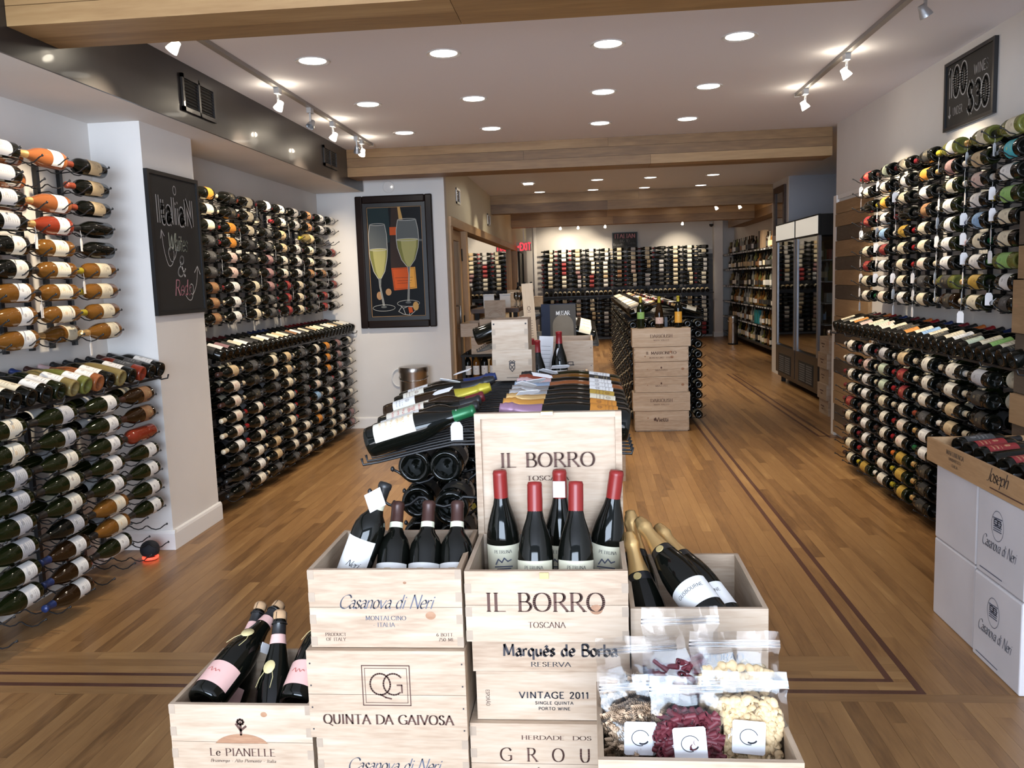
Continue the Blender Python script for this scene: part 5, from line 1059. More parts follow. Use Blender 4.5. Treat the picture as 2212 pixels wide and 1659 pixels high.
purple = CP['purple'] = mat('capsule_purple', (.30,.17,.25), .35, metal=.3); CP['orangef'] = mat('capsule_orange_foil', (.62,.30,.06), .3, metal=.5); CP['bluef'] = mat('capsule_blue_foil', (.35,.45,.6), .3, metal=.6)
for k, (cp, lb, _, lab) in enumerate(rtop):
    cp = {0:'purple',1:'orangef',2:'gold',5:'bluef'}.get(k, cp); gl = 'rose' if k == 5 else 'amber' if k == 7 else 'green' if k == 8 else 'dark'
    y = 2.15 + .093*k; u = Vector((-.985,-.02,.155)).normalized(); b = Vector((.102,y,1.104))
    o = fbottle('champagne_bottle', Ch, gl, cp, b, b+u, lb, lab, 'champagne bottles on the right of the near rack', face=(-.2,-.45,1), n=28)
def loosetag(label, loc, rot, on='tag', parent=None):
    m = MB(); m.add([(-.03,-.013,0),(.022,-.013,0),(.032,-.006,0),(.032,.006,0),(.022,.013,0),(-.03,.013,0),(-.03,-.013,.001),(.022,-.013,.001),(.032,-.006,.001),(.032,.006,.001),(.022,.013,.001),(-.03,.013,.001)],[(5,4,3,2,1,0),(6,7,8,9,10,11)]+[(i,(i+1)%6,(i+1)%6+6,i+6) for i in range(6)])
    t = link('price_tag', m.mesh('price_tag', MT['tag']), None, Matrix.Translation(loc) @ rot, label, 'price tag', 'paper tags on the near rack')
RE = lambda x, y, z: Matrix.Rotation(z,4,'Z') @ Matrix.Rotation(y,4,'Y') @ Matrix.Rotation(x,4,'X')
for k, (l, ro) in enumerate([((-.155,2.19,1.188),RE(-.5,.0,.5)),((-.165,2.29,1.197),RE(-.3,.3,.8)),((-.150,2.40,1.192),RE(-.5,-.1,.4)),((-.135,2.50,1.197),RE(.3,.2,.3)),((-.12,2.62,1.195),RE(-.3,.3,.6)),((-.09,2.80,1.190),RE(-.5,0,.3)),
                             ((-.405,2.33,1.178),RE(-.4,.25,2.7)),((-.415,2.52,1.185),RE(-.3,.2,.2)),((-.405,2.72,1.190),RE(-.2,.3,2.8))]):
    loosetag(f'white paper price tag on the neck of the {OR[k%6]} bottle, {"right" if k < 6 else "left"} side of near rack', l, ro)
# two small crates standing on the rack
T, F = crate('small closed pine box with finger joints, upper of two on near rack', -.366,-.226,3.27,3.48,1.212,1.322, False, 'fb', t=.008)
for s in (-1,1): boxo('screw_head', (s*.062-.003,F-.001,.098), (s*.062+.003,F,.104), MT['inkb'], T)
T, F = crate('small closed pine box with black crest, lower of two on near rack', -.368,-.214,3.27,3.50,1.092,1.205, False, 'fb', t=.008)
line_art(T,[[(-.010,.016),(-.010,-.004),(0,-.016),(.010,-.004),(.010,.016),(-.010,.016)],[(-.008,.012),(.006,-.008)],[(-.006,-.006),(.008,.010)],[(-.012,.022),(-.006,.026),(0,.022),(.006,.026),(.012,.022)],[(-.01,.019),(.01,.019)]],.003,(.0,F,.052),XD,ZD,MT['inkb'],name='printed_emblem')
line_art(T,[[(-.022,0),(.022,0)]],.002,(0,F,.012),XD,ZD,MT['inkb'],name='printed_line')
# ---------------------------------------------------------------- crates between the near and the second rack
for k, (zt, h) in enumerate([(.915,.18),(.730,.18),(.545,.18),(.36,.175),(.18,.175)]):
    crate(f'closed pine crate in the stack between the island racks, {OR[k]} from its top', -.36,.04,3.98,4.50,zt-h,zt-.007, False, None, 'crates stacked between the island racks')
T, F = crate('large open pine crate with winery emblem between the island racks', -.235,.030,4.30,4.70,.918,1.165, True, None)
poly(T, circ(-.035,0,.013,.010,14), (0,F,.185), XD, ZD, MT['inkr']); line_art(T,[circ(-.012,0,.013,.007,16)],.001,(0,F,.185),XD,ZD,MT['knot'],name='printed_emblem')
line_art(T,[circ(-.03,.0,.016,.02,12,0,math.pi),[(-.046,0),(.03,0)],[(-.03,0),(-.03,.02)],[(0,0),(0,.016),(.025,.016),(.025,0)]],.004,(.005,F,.125),XD,ZD,MT['inkb'],name='printed_emblem')
m = MB()
for sx in (-1,1):
    for z in (.03,.12,.21): m.box((sx*.122-.002,F-.001,z-.002),(sx*.122+.002,F,z+.002))
link('nail_heads', m.mesh('nail_heads', MT['inkb']), T, kind='stuff')
T, F = crate('small open pine crate standing before the large emblem crate', -.300,.000,4.02,4.26,.918,1.025, True, None)
for k, (x, y, lab) in enumerate([(-.135,4.12,'red-capped dark bottle with white tag standing in the small crate'),(-.238,4.06,'red-capped dark bottle standing left of the tagged one'),(-.272,4.16,'red-capped dark bottle standing nearest the small pine boxes')]):
    fbottle('crate_wine_bottle', Bu, 'dark', 'red', (x,y,.930-.035*(k > 0)), (x,y,1.2), 'white', lab, 'red-capped bottles between the island racks', tag=(-.9 if k == 0 else None), n=24)
t = thing('pine_board', 'tall narrow pine board printed with emblem, leaning upright behind the red-capped bottles', 'board', (-.300,4.78,.92)); t.rotation_euler = (0,-.05,0)
boxo('lid_board', (-.032,-.005,0), (.032,.005,.54), MT['pinez'], t); line_art(t,[circ(0,.40,.008,.012,10),[(-.008,.38),(.008,.38)]]+[[(-.014,.33-.014*i),(.014,.33-.014*i)] for i in range(10)],.0025,(0,-.005,0),XD,ZD,MT['ink'],name='printed_emblem')
t = thing('paper_sheet', 'white printed paper sheet standing up in the small open crate', 'paper', (-.215,4.20,.93)); boxo('sheet', (-.035,-.0008,0), (.035,.0008,.27), MT['tag'], t)
line_art(t,[[(-.024,.22-.02*i),(.022,.22-.02*i)] for i in range(8)],.0015,(0,-.0009,0),XD,ZD,MT['chalkd'],name='printed_lines'); t.rotation_euler.y = .06
t = thing('promotional_card', 'dark blue standing card with a photograph of an arched stone doorway', 'display card', (-.165,5.30,1.09))
boxo('card', (-.115,-.003,0), (.10,.003,.235), mat('card_navy',(.006,.010,.028),.5,spec=.2), t); boxo('printed_photo', (-.060,-.0045,.004), (.10,-.003,.231), mat('card_photo',(.030,.024,.018),.6,noise=18), t)
poly(t, [(-.045,.01),(-.045,.10)] + circ(.02,.10,.065,.07,12,math.pi,0)+[(.085,.01)], (0,-.0047,.0), XD, ZD, mat('stone_arch',(.13,.11,.085),.7,noise=25), name='printed_arch')
fr(t,'MUSAR','serif',.026,.085,.02,.165,-.0052,'tag')
# ---------------------------------------------------------------- second rack behind them
island('second freestanding black wine rack behind the crates and red-capped bottles', -.300,5.25,6.50,.40,.37,.105)
B = Batch()
for r_ in range(8):
    for y in (5.45,5.80,6.15):
        for x in (-.45,-.56,-.16,-.05): B.bottle(frame_of((x,y,.93-.105*r_),(0,1,0),(0,0,1)), 'dark', 'cream', 'wine')
B.done('stored_bottles', 'dark bottles stored inside the second metal rack', 'bottles')
for k in range(10):
    y = 5.36 + .11*k
    b = Vector((-.66,y,1.105)); o = fbottle('display_wine_bottle', Bx if k else Ch, 'dark', 'red' if k > 1 else 'black', b, b+Vector((.955,0,.30)), None if k == 0 else 'white', f'dark bottle tilted on the left of the second rack, {OR[k]} from its front', 'left bottles on the second rack', face=(0,-.5,1), tag=(2.9 if k == 0 else None), n=20)
    if k == 0: o.matrix_basis = Matrix.Translation((-.035,-.10,.03)) @ o.matrix_basis @ Matrix.Scale(1.3, 4)
    b = Vector((.055,y,1.118)); o = fbottle('display_wine_bottle', Bu, 'dark', 'wine', b, b+Vector((-.965,0,.26)), 'white' if k % 3 else 'cream', f'dark bottle with pale label on the right of the second rack, {OR[k]} from its front', 'right bottles on the second rack', face=(0,-.5,1), n=20)
t = thing('wine_carton', 'pale carton standing on the floor beside the second rack', 'carton', (.17,6.3,0)); boxo('body', (-.09,-.2,0), (.09,.2,.62), MT['pine'], t)
for z in (.2,.41): boxo('seam', (-.091,-.201,z), (.091,.201,z+.004), MT['inkb'], t)
# ---------------------------------------------------------------- far island with its printed crates in front
sx0, sx1 = .435,.965
for k, (z0, z1, xa, xb, label, txt) in enumerate([(.812,.982,.425,.972,'closed pine crate with spaced capitals, top of the tall stack','D'),(.672,.808,.440,.950,'closed pine crate with bold capitals, second from top of the tall stack','I'),(.528,.668,.442,.948,'closed knotty pine crate with tiny crest, upper of two in the tall stack','M'),(.378,.524,.442,.946,'closed knotty pine crate with tiny crest, lower of two in the tall stack','M'),(.200,.374,.425,.962,'closed pine crate with spaced capitals, second from bottom of the tall stack','D'),(.012,.196,.440,.950,'closed pine crate with short bold name, bottom of the tall stack','V')]):
    T, F = crate(label, xa, xb, 8.08, 8.30, z0, z1-.006, False, 'fb' if txt in 'IMV' else None, mats=('pine','piney'), knots={'I': [(.09,.09,.010),(.10,.04,.012),(-.15,.05,.006)], 'M': [(.20,.07,.012),(-.13,.07,.004)], 'V': [(-.13,.12,.006)]}.get(txt, ()))
    c = 0
    if txt == 'D': fr(T,'DARI\u014cUSH','serif',.030,.205,c,.085,F,'ink'); fr(T,'- NAPA VALLEY -','serif',.012,.18,c,.055,F,'ink')
    if txt == 'I': fr(T,'IL MARRONETO','serifb',.026,.28,c,.068,F,'ink'); fr(T,'MONTALCINO - ITALIA','serif',.013,.22,c,.030,F,'ink')
    if txt == 'M': fr(T,'MAZZEI','serif',.012,.11,c,.055,F,'ink'); poly(T, circ(0,.085,.008,.010,10), (c,F,0), XD, ZD, MT['ink'])
    if txt == 'V': fr(T,'Vietti','serifb',.038,.12,c,.085,F,'ink'); poly(T, circ(-.065,.105,.012,.014,10), (c,F,0), XD, ZD, MT['ink'])
boxo('crate_skid', (.45,8.09,0), (.94,8.29,.012), MT['piney'], label='thin pine board under the tall crate stack on the floor', cat='board')
for k, (x, gl, lb, cp, lab, kd) in enumerate([(.516,'green','green','yellow','standing green bottle with yellow-green label on the tall crate stack',Bx),(.690,'brown','pink','yellow','standing brown bottle with yellow capsule in the middle of the crate stack',Bu),(.868,'dark','sunset','yellow','standing dark bottle with orange sunset label on the crate stack',Bx)]):
    o = fbottle('standing_wine_bottle', kd, gl, cp, (x,8.19,.984), (x,8.19,1.3), lb, lab, 'bottles standing on the tall crate stack', face=(0,-1,0), lz=(.04,.10) if k == 1 else (.09,.155) if k == 0 else (.045,.150), n=24)
island('long far black wine rack covered with tilted bottles behind the crate stack', .770,8.36,14.6,.37,.38,.105)
B = Batch()
for c in range(18):
    y = 8.40 + .345*c
    for r_ in range(10):
        for x in (.455,.555,.655,.885,.985,1.085):
            if c > 1 and x in (.655,.885): continue
            B.bottle(frame_of((x,y,1.0-.1*r_),(0,1,0),(0,0,1)), 'dark', 'charcoal' if (r_+c) % 3 else 'cream', 'black', Bx, 10 if c < 2 else 7)
B.done('stored_bottles', 'dark bottles stored base outward inside the long far rack', 'bottles')
pm = MB()
for c in range(18):
    for r_ in range(10):
        for s in (-1,1): pm.tube([(.77,8.5+.345*c,.965-.1*r_),(.77+s*.36,8.5+.345*c,.955-.1*r_),(.77+s*.40,8.5+.345*c,.985-.1*r_)], .003, 4)
link('wire_prongs', pm.mesh('wire_prongs', MT['black']), D.objects.get('island_rack.002'), Matrix.Translation((-.770,-11.48,0)), kind='stuff')
B = Batch()
for k in range(59):
    y = 8.46 + .105*k
    for s in (-1, 1):
        b = Vector((.77+s*.345, y, 1.105)); u = Vector((-s*.95, 0, .30)); lb = rb.choice(['white','cream','ivory','white','tan','cream','black']); cp = rb.choice(['black','wine','red','gold','black','white'])
        if k < 6: fbottle('display_wine_bottle', Bx if (k+s) % 3 else Bu, 'dark', cp, b, b+u, lb, f'dark bottle tilted on the {"left" if s < 0 else "right"} of the long far rack, {OR[k]} from its front', 'tilted bottles on the long far rack', face=(0,-.5,1), n=16)
        else: B.bottle(frame_of(b, u, (0,-.5,1)), 'dark', lb, cp, Bx, 8, 3.2)
B.done('tilted_bottles', 'two slopes of tilted bottles along the top of the long far rack', 'bottles')
# ---------------------------------------------------------------- framed picture, chalkboards
t = thing('framed_picture', 'large dark-framed picture of two champagne flutes and a bottle', 'picture', (-1.905,8.578,1.702)); W_, H_ = .393,.664
fmat = mat('frame_lacquer', (.012,.007,.006), .22, spec=.25)
for nm, a, b in [('frame_side',(-W_,-.045,-H_),(-W_+.075,0,H_)),('frame_side',(W_-.075,-.045,-H_),(W_,0,H_)),('frame_side',(-W_+.075,-.045,H_-.075),(W_-.075,0,H_)),('frame_side',(-W_+.075,-.045,-H_),(W_-.075,0,-H_+.075))]: boxo(nm, a, b, fmat, t, bevel=.012)
for nm, a, b in [('frame_fillet',(-W_+.075,-.03,-H_+.075),(-W_+.112,0,H_-.075)),('frame_fillet',(W_-.112,-.03,-H_+.075),(W_-.075,0,H_-.075)),('frame_fillet',(-W_+.112,-.03,H_-.112),(W_-.112,0,H_-.075)),('frame_fillet',(-W_+.112,-.03,-H_+.075),(W_-.112,0,-H_+.112))]: boxo(nm, a, b, MT['black'], t)
boxo('art_panel', (-.281,-.012,-.552), (.281,-.002,.552), mat('art_dark',(.006,.007,.009),.35,spec=.12), t)
art = {k: mat('art_'+k, c, .45, spec=.15) for k, c in dict(orange=(.50,.08,.015), wine=(.36,.34,.13), winedk=(.18,.18,.05), glass=(.10,.11,.11), edge=(.50,.50,.47), gold=(.50,.30,.10), cork=(.35,.20,.10), bottle=(.030,.018,.014), green=(.012,.025,.028), line=(.42,.25,.12), orange2=(.75,.35,.06)).items()}
O_ = (0,-.0125,0)
layer = [0]
def A(pts, m, nm='printed_shape'): layer[0] += 1; poly(t, pts, (0,-.0125-.0002*layer[0],0), XD, ZD, art[m], off=0, name=nm)
def AL(ps, w_, m): layer[0] += 1; line_art(t, ps, w_, (0,-.0125-.0002*layer[0],0), XD, ZD, art[m], off=0, name='printed_line')
A([(-.28,.55),(-.06,.55),(-.05,.30),(-.06,.2),(-.28,.15)],'green')
A([(-.03,.55),(.06,.55),(.10,.36),(.15,.20),(.16,.0),(.16,-.28),(-.05,-.28),(-.06,.0),(-.055,.2)],'bottle'); A([(-.055,.35),(.02,.35),(.03,.27),(-.055,.27)],'orange')
A([(.035,.55),(.06,.55),(.105,.32),(.13,.28),(.07,.25),(.03,.29),(.05,.36)],'gold'); A(circ(.065,.32,.024),'bottle')
A([(-.055,-.06),(.19,-.055),(.20,-.27),(-.035,-.285)],'orange'); A([(.12,-.058),(.19,-.055),(.20,-.27),(.13,-.275)],'orange2'); AL([[(-.045,-.07),(.18,-.065),(.188,-.26),(-.026,-.272),(-.045,-.07)],[(-.02,-.16),(.16,-.158)],[(0,-.19),(.15,-.188)],[(0,-.215),(.14,-.212)]],.003,'bottle')
AL([[(.16,.215),(.28,.21)]],.02,'glass')
def flute(cx, top, rim, bw, wl, bot, foot, lean):
    L_ = lambda f, s: (cx + s*f, 0)
    side = [(rim*.8,top),(rim*.97,top-.10),(rim,wl),(rim*.93,wl-.08),(rim*.6,bot+.07),(.016,bot)]
    A([(cx-a, b) for a, b in side] + [(cx+a, b) for a, b in side[::-1]], 'glass'); A([(cx-a*.95, b) for a, b in side[2:]] + [(cx+a*.95, b) for a, b in side[2:][::-1]], 'winedk')
    A([(cx-a*.6, b) for a, b in side[2:]] + [(cx+a*.8, b) for a, b in side[2:][::-1]], 'wine'); A(circ(cx, wl, rim*.95, .010), 'wine')
    AL([[(cx-a, b) for a, b in side],[(cx+a, b) for a, b in side],circ(cx,top,rim*.8,.010),circ(cx,wl,rim*.95,.011)],.005,'edge')
    A([(cx-.012,bot),(cx+.012,bot),(cx+.006,bot-.08),(cx+.006+lean,foot),(cx-.006+lean,foot),(cx-.004,bot-.08)],'glass'); AL([[(cx-.010,bot),(cx-.005,bot-.08),(cx-.006+lean,foot)],[(cx+.012,bot),(cx+.006,bot-.08),(cx+.008+lean,foot)]],.004,'edge')
    AL([circ(cx+lean,foot-.02,.115,.032)],.004,'edge'); A(circ(cx+lean,foot-.01,.03,.012),'glass')
A(circ(-.19,-.335,.030,.042),'cork'); A(circ(-.095,-.30,.030,.035),'cork')
flute(-.18,.38,.095,.08,.13,-.16,-.44,.03); flute(.125,.42,.115,.09,.22,-.05,-.40,-.02)
AL([[(.02,-.44),(.05,-.47),(.10,-.45),(.16,-.46),(.17,-.50),(.12,-.54),(.05,-.53),(.0,-.50),(.03,-.46)],[(.05,-.47),(.07,-.53)],[(.12,-.45),(.11,-.54)]],.005,'edge'); A(circ(.18,-.45,.03,.045),'gold'); A([(.10,-.46),(.14,-.46),(.15,-.51),(.11,-.52)],'orange')
AL([[(-.276,-.547),(.276,-.547),(.276,.547),(-.276,.547),(-.276,-.547)]],.004,'line')
def board(label, loc, rz, w_, h, fw=.022):
    t = thing('chalkboard', label, 'chalkboard', loc, rz)
    boxo('board_panel', (-w_/2+fw,-.012,-h/2+fw), (w_/2-fw,-.002,h/2-fw), MT['board'], t)
    for a, b in [((-w_/2,-.022,-h/2),(-w_/2+fw,0,h/2)),((w_/2-fw,-.022,-h/2),(w_/2,0,h/2)),((-w_/2+fw,-.022,h/2-fw),(w_/2-fw,0,h/2)),((-w_/2+fw,-.022,-h/2),(w_/2-fw,0,-h/2+fw))]: boxo('board_frame', a, b, MT['black'], t)
    return t
Y_ = -.0125
t = board('tall black chalkboard reading Italian Whites and Reds on the white pillar', (-2.403,4.885,1.752), math.pi/2, .62, .81)
def outl(s, h, w_, x, z, m):
    """hollow chalk letters: wide strokes with the board showing inside"""
    for k, (wd, mm) in enumerate(((.21, MT[m]), (.12, MT['board']))):
        STY['tmp'] = (wd,wd,0,False,0,.16); text(t, s, 'tmp', h, w_, (x, Y_-.0004*k, z), XD, ZD, mm)
outl('ItaliaN', .15, .44, .0, .12, 'chalk'); line_art(t,[circ(.01,.315,.018,.026,10)],.005,(0,Y_,0),XD,ZD,MT['chalk'])
text(t,'Whites','chalks',.10,.24,(.0,Y_,-.035),XD,ZD,MT['chalkg']); text(t,'&','chalks',.12,.10,(.015,Y_,-.185),XD,ZD,MT['chalk']); text(t,'Reds','chalks',.09,.20,(.02,Y_,-.295),XD,ZD,MT['chalkp'])
line_art(t,[[(-.20,.03),(-.185,.08),(-.155,.045)],smooth([(-.185,.08),(-.17,-.03),(-.13,-.12),(-.08,-.11),(-.055,-.05),(-.09,-.01),(-.12,-.05),(-.09,-.10),(-.04,-.07),(-.01,-.01)]),
             [(.19,-.16),(.235,-.12),(.265,-.17)],smooth([(.235,-.12),(.21,-.22),(.15,-.29),(.11,-.27),(.13,-.23),(.16,-.25),(.13,-.32),(.08,-.32),(.03,-.27)])],.005,(0,Y_,0),XD,ZD,MT['chalk'],name='arrow')
t = board('black chalkboard reading 100 wines under $30 high on the right wall', (2.215,5.225,2.485), -math.pi/2, .64, .40, .02)
outl('100', .16, .24, -.15, -.01, 'chalk'); text(t,'WINES','chalk',.055,.17,(.15,Y_,.055),XD,ZD,MT['chalk']); outl('$30', .15, .26, .12, -.135, 'chalk')
text(t,'UNDER','chalk',.045,.13,(-.14,Y_,-.12),XD,ZD,MT['chalk']); line_art(t,[[(-.25,-.06),(-.25,-.13)],[(-.265,-.11),(-.25,-.13),(-.235,-.11)]],.006,(0,Y_,0),XD,ZD,MT['chalk'],name='arrow')
t = board("small chalkboard reading ITALIAN Big B's on the back wall", (.95,20.565,2.31), 0, .60, .42, .02)
text(t,'ITALIAN','serif',.10,.48,(0,Y_,.07),XD,ZD,MT['chalkp']); text(t,"BIG 'B's",'chalk',.06,.24,(0,Y_,-.02),XD,ZD,MT['chalk']); text(t,'Brunello','chalk',.055,.24,(-.15,Y_,-.10),XD,ZD,MT['chalk']); text(t,'Barolo','chalk',.05,.18,(.16,Y_,-.07),XD,ZD,MT['chalkd']); text(t,'Barbaresco','chalk',.05,.24,(.14,Y_,-.16),XD,ZD,MT['chalkd'])
# ---------------------------------------------------------------- bins, ball speaker
def bin_(label, loc, r_, h, hand):
    t = thing('trash_can', label, 'trash can', loc)
    link('body', MB().lathe([(0,0),(r_*.94,0),(r_*.96,.02),(r_*.96,h-.06),(r_*.97,h-.055)], 32).mesh('body', MT['steel'], True), t)
    link('base_ring', MB().lathe([(r_*.98,0),(r_*1.0,.004),(r_*1.0,.03),(r_*.965,.034)], 32).mesh('base_ring', MT['black'], True), t)
    link('lid', MB().lathe([(r_*1.0,h-.058),(r_*1.01,h-.05),(r_*1.01,h-.02),(r_*.97,h-.004),(r_*.6,h+.004),(0,h+.006)], 32).mesh('lid', MT['steel'], True), t)
    link('handle', MB().tube([(r_*math.cos(a), r_*math.sin(a)*1.0 - (.0), h-.10-.04*math.sin(a+math.pi)) for a in [math.pi + i*math.pi/12 for i in range(13)]], .005, 6).mesh('handle', MT['chrome'], True), t)
    boxo('pedal', (-.025,-r_-.03,.008), (.025,-r_+.01,.02), MT['black'], t)
bin_('tall round steel trash can below the champagne picture', (-1.735,8.34,0), .150, .66, 0)
bin_('slim round steel trash can before the liquor shelves', (3.03,18.0,0), .105, .60, 0)
t = thing('cable_ring', 'white coiled cable hanging on the wall beside the steel trash can', 'cable', (-1.94,8.57,.52)); link('coil', MB().tube([(p[0],0,p[1]) for p in circ(0,0,.07,.09)], .007, 6).tube([(.03,.0,.08),(.10,-.005,.10)], .007, 6).mesh('coil', MT['white'], True), t)
t = thing('ball_speaker', 'small black round speaker with glowing red ring on floor by the pillar', 'speaker', (-2.455,4.40,0))
link('mesh_ball', MB().lathe([(0,.008)]+[(.052*math.sin(a), .058-.050*math.cos(a)) for a in [math.pi*i/14 for i in range(4,14)]]+[(0,.109)], 24).mesh('mesh_ball', mat('speaker_fabric',(.012,.013,.018),.8,bump=.6,bscale=400), 'all'), t)
link('light_ring', MB().lathe([(.038,.004),(.0425,.008),(.0440,.016),(.040,.020)], 24).mesh('light_ring', mat('red_glow',(.8,.05,.03),.4,emit=(1,.06,.03),es=2.5), 'all'), t)
link('foot', MB().lathe([(0,0),(.036,0),(.038,.006)], 20).mesh('foot', MT['black']), t)
# ---------------------------------------------------------------- cartons with the long flat crate, right foreground
def carton(label, x0, x1, y0, y1, z0, z1, deco):
    t = thing('wine_carton', label, 'carton', ((x0+x1)/2,(y0+y1)/2,z0), 0, 'white cartons under the flat crate'); X, Y, h = (x1-x0)/2,(y1-y0)/2,z1-z0
    boxo('carton_body', (-X,-Y,0), (X,Y,h-.002), MT['carton'], t, bevel=.006); boxo('top_flap', (-X+.004,-Y+.004,h-.002), (X-.004,-.002,h), MT['carton'], t); boxo('top_flap', (-X+.004,.002,h-.002), (X-.004,Y-.004,h), MT['carton'], t)
    if deco:
        K = (0,-1,0)
        line_art(t,[circ(0,0,.045,.055,30)],.0022,(-X-.001,.02,h*.66),K,ZD,MT['inkg'],name='printed_emblem'); line_art(t,[[(-.030,-.020+.008*i),(.030-.004*(i%2),-.018+.008*i)] for i in range(6)]+[circ(-.012,.012,.014,.012,10),circ(.012,.010,.013,.012,10),[(-.034,.026),(.032,.030)]],.0042,(-X-.001,.02,h*.66),K,ZD,MT['inkg'],name='printed_emblem')
        text(t,'Casanova di Neri','script',.042,.25,(-X-.001,.01,h*.36),K,ZD,MT['inkg']); line_art(t,[[(-.085,0),(.085,0)]],.004,(-X-.001,.06,h*.07),K,ZD,MT['inkg'],name='printed_line')
carton('plain white carton on the floor below another, at the far end', 1.463,1.92,3.285,3.665,0,.334,False); carton('plain white carton directly under the flat crate, at its far end', 1.463,1.92,3.285,3.665,.336,.652,False)
carton('white carton with oval emblem and script, standing on the floor', 1.452,1.92,2.905,3.262,0,.332,True); carton('white carton with oval emblem and script, directly under the flat crate', 1.456,1.92,2.905,3.262,.334,.652,True)
T = thing('flat_crate', 'long flat aged wooden crate of lying bottles on the white cartons', 'crate', (1.70,3.24,.654)); K = (0,-1,0)
fm_ = wood('aged_pine', [(.32,.18,.08),(.46,.28,.14),(.56,.37,.20)], 1, 1.2, .6, rand=.05)
for nm, a, b in [('side_panel',(-.25,-.50,0),(-.238,.50,.098)),('side_panel',(.238,-.50,0),(.25,.50,.098)),('end_panel',(-.238,.488,0),(.238,.50,.098)),('end_panel',(-.238,-.50,0),(.238,-.488,.098)),('bottom_panel',(-.238,-.488,0),(.238,.488,.012))]: boxo(nm, a, b, fm_, T)
text(T,'MARTINENGA','serif',.018,.16,(-.2505,.22,.066),K,ZD,MT['inkb']); text(T,'BARBARESCO','serif',.012,.11,(-.2505,.22,.045),K,ZD,MT['inkb']); text(T,'ITALIA','serif',.012,.055,(-.2505,.22,.022),K,ZD,MT['inkb'])
text(T,'Joseph','script',.05,.155,(-.2505,-.13,.044),K,ZD,MT['inkb']); line_art(T,[[(-.12,0),(.12,0)]],.005,(-.2505,-.20,.020),K,ZD,MT['ink'],name='printed_line')
for k, (y, gl, lb, kd, lab) in enumerate([(2.93,'dark','white',Bu,'nearest white-labelled bottle'),(3.03,'dark','white',Bu,'white-labelled bottle'),(3.13,'dark','tan',Bx,'gold-labelled dark bottle'),(3.23,'dark','red',Bx,'red-labelled dark bottle'),(3.33,'dark',None,Bx,'plain dark bottle'),(3.43,'dark','red',Bx,'second red-labelled bottle'),(3.53,'dark','red',Bx,'third red-labelled bottle'),(3.63,'dark','charcoal',Bx,'farthest dark bottle')]):
    b = Vector((1.525,y,.730 if k > 1 else .745)); fbottle('flat_crate_bottle', kd, gl, 'black', b, b+Vector((1,.25,.12 if k < 2 else .05)), lb, f'{lab} lying in the flat crate on the cartons', 'bottles lying in the flat crate', face=(-.2,-.5,1), n=28, lz=(.03,.16))
# ---------------------------------------------------------------- glass-door fridge
t = thing('drinks_fridge', 'tall black two-door glass fridge with blank pale header sign, glow added', 'fridge', (2.56,10.75,0)); bk = MT['blackm']; al = mat('grey_aluminium',(.28,.28,.30),.35,metal=.6)
for nm, a, b, m_ in [('base_cabinet',(.03,-1.05,.08),(.66,1.05,.52),MT['black']),('back_panel',(.62,-1.05,.52),(.66,1.05,1.86),bk),('end_frame',(.60,-1.05,.52),(.64,-1.03,1.86),bk),('end_frame',(.0,1.03,.52),(.64,1.05,1.86),bk),('header_box',(.02,-1.05,1.86),(.66,1.05,2.09),bk)]: boxo(nm, a, b, m_, t)
for nm, y0, y1 in (('near',-1.05,-.02),('far',.02,1.05)):
    p = boxo('glow_added_sign', (-.01,y0+.02,1.88), (.02,y1-.02,2.075), mat('sign_panel_'+nm,(.70,.67,.60),.3,emit=(1,.93,.80),es=.45), t); boxo('sign_frame', (-.004,y0,1.86), (.019,y1,1.88), bk, t); boxo('sign_frame', (-.004,y0,2.075), (.019,y1,2.092), bk, t); boxo('sign_frame', (-.004,y0,1.88), (.019,y0+.02,2.075), bk, t)  # faint emission added to brighten the pale sign panel
    d = boxo('fridge_door', (0,y0+.01,.50), (.03,y0+.07,1.86), al, t); boxo('door_stile', (0,y1-.07,.50), (.03,y1-.01,1.86), al, t); boxo('door_glass', (.012,y0+.07,.53), (.016,y1-.07,1.86), MT['pane'], t)
    boxo('kick_panel', (0,y0,.14), (.03,y1,.50), mat('kick_'+nm,(.035,.028,.024),.4), t); g = link('grille', MB().box((-.004,y0+.18,.15),(0,y1-.18,.40)).mesh('grille', MT['blackm']), t)
    for c in (y0+.22, (y0+y1)/2+.02):
        for k in range(8): boxo('grille_slat', (-.008,c,.17+.027*k), (-.003,c+.26,.185+.027*k), al if 0 else MT['darkgrey'], g)
boxo('side_glass', (.03,-1.052,.54), (.62,-1.048,1.84), MT['pane'], t)
for z in (.56,.86,1.10,1.34,1.58): boxo('wire_shelf', (.08,-1.02,z), (.60,1.02,z+.012), MT['ring'], t)
for a, b in ((.06,-.98),(.06,.94),(.58,-.98),(.58,.94)): boxo('foot', (a,b,0), (a+.05,b+.05,.08), bk, t)
r = random.Random(3)
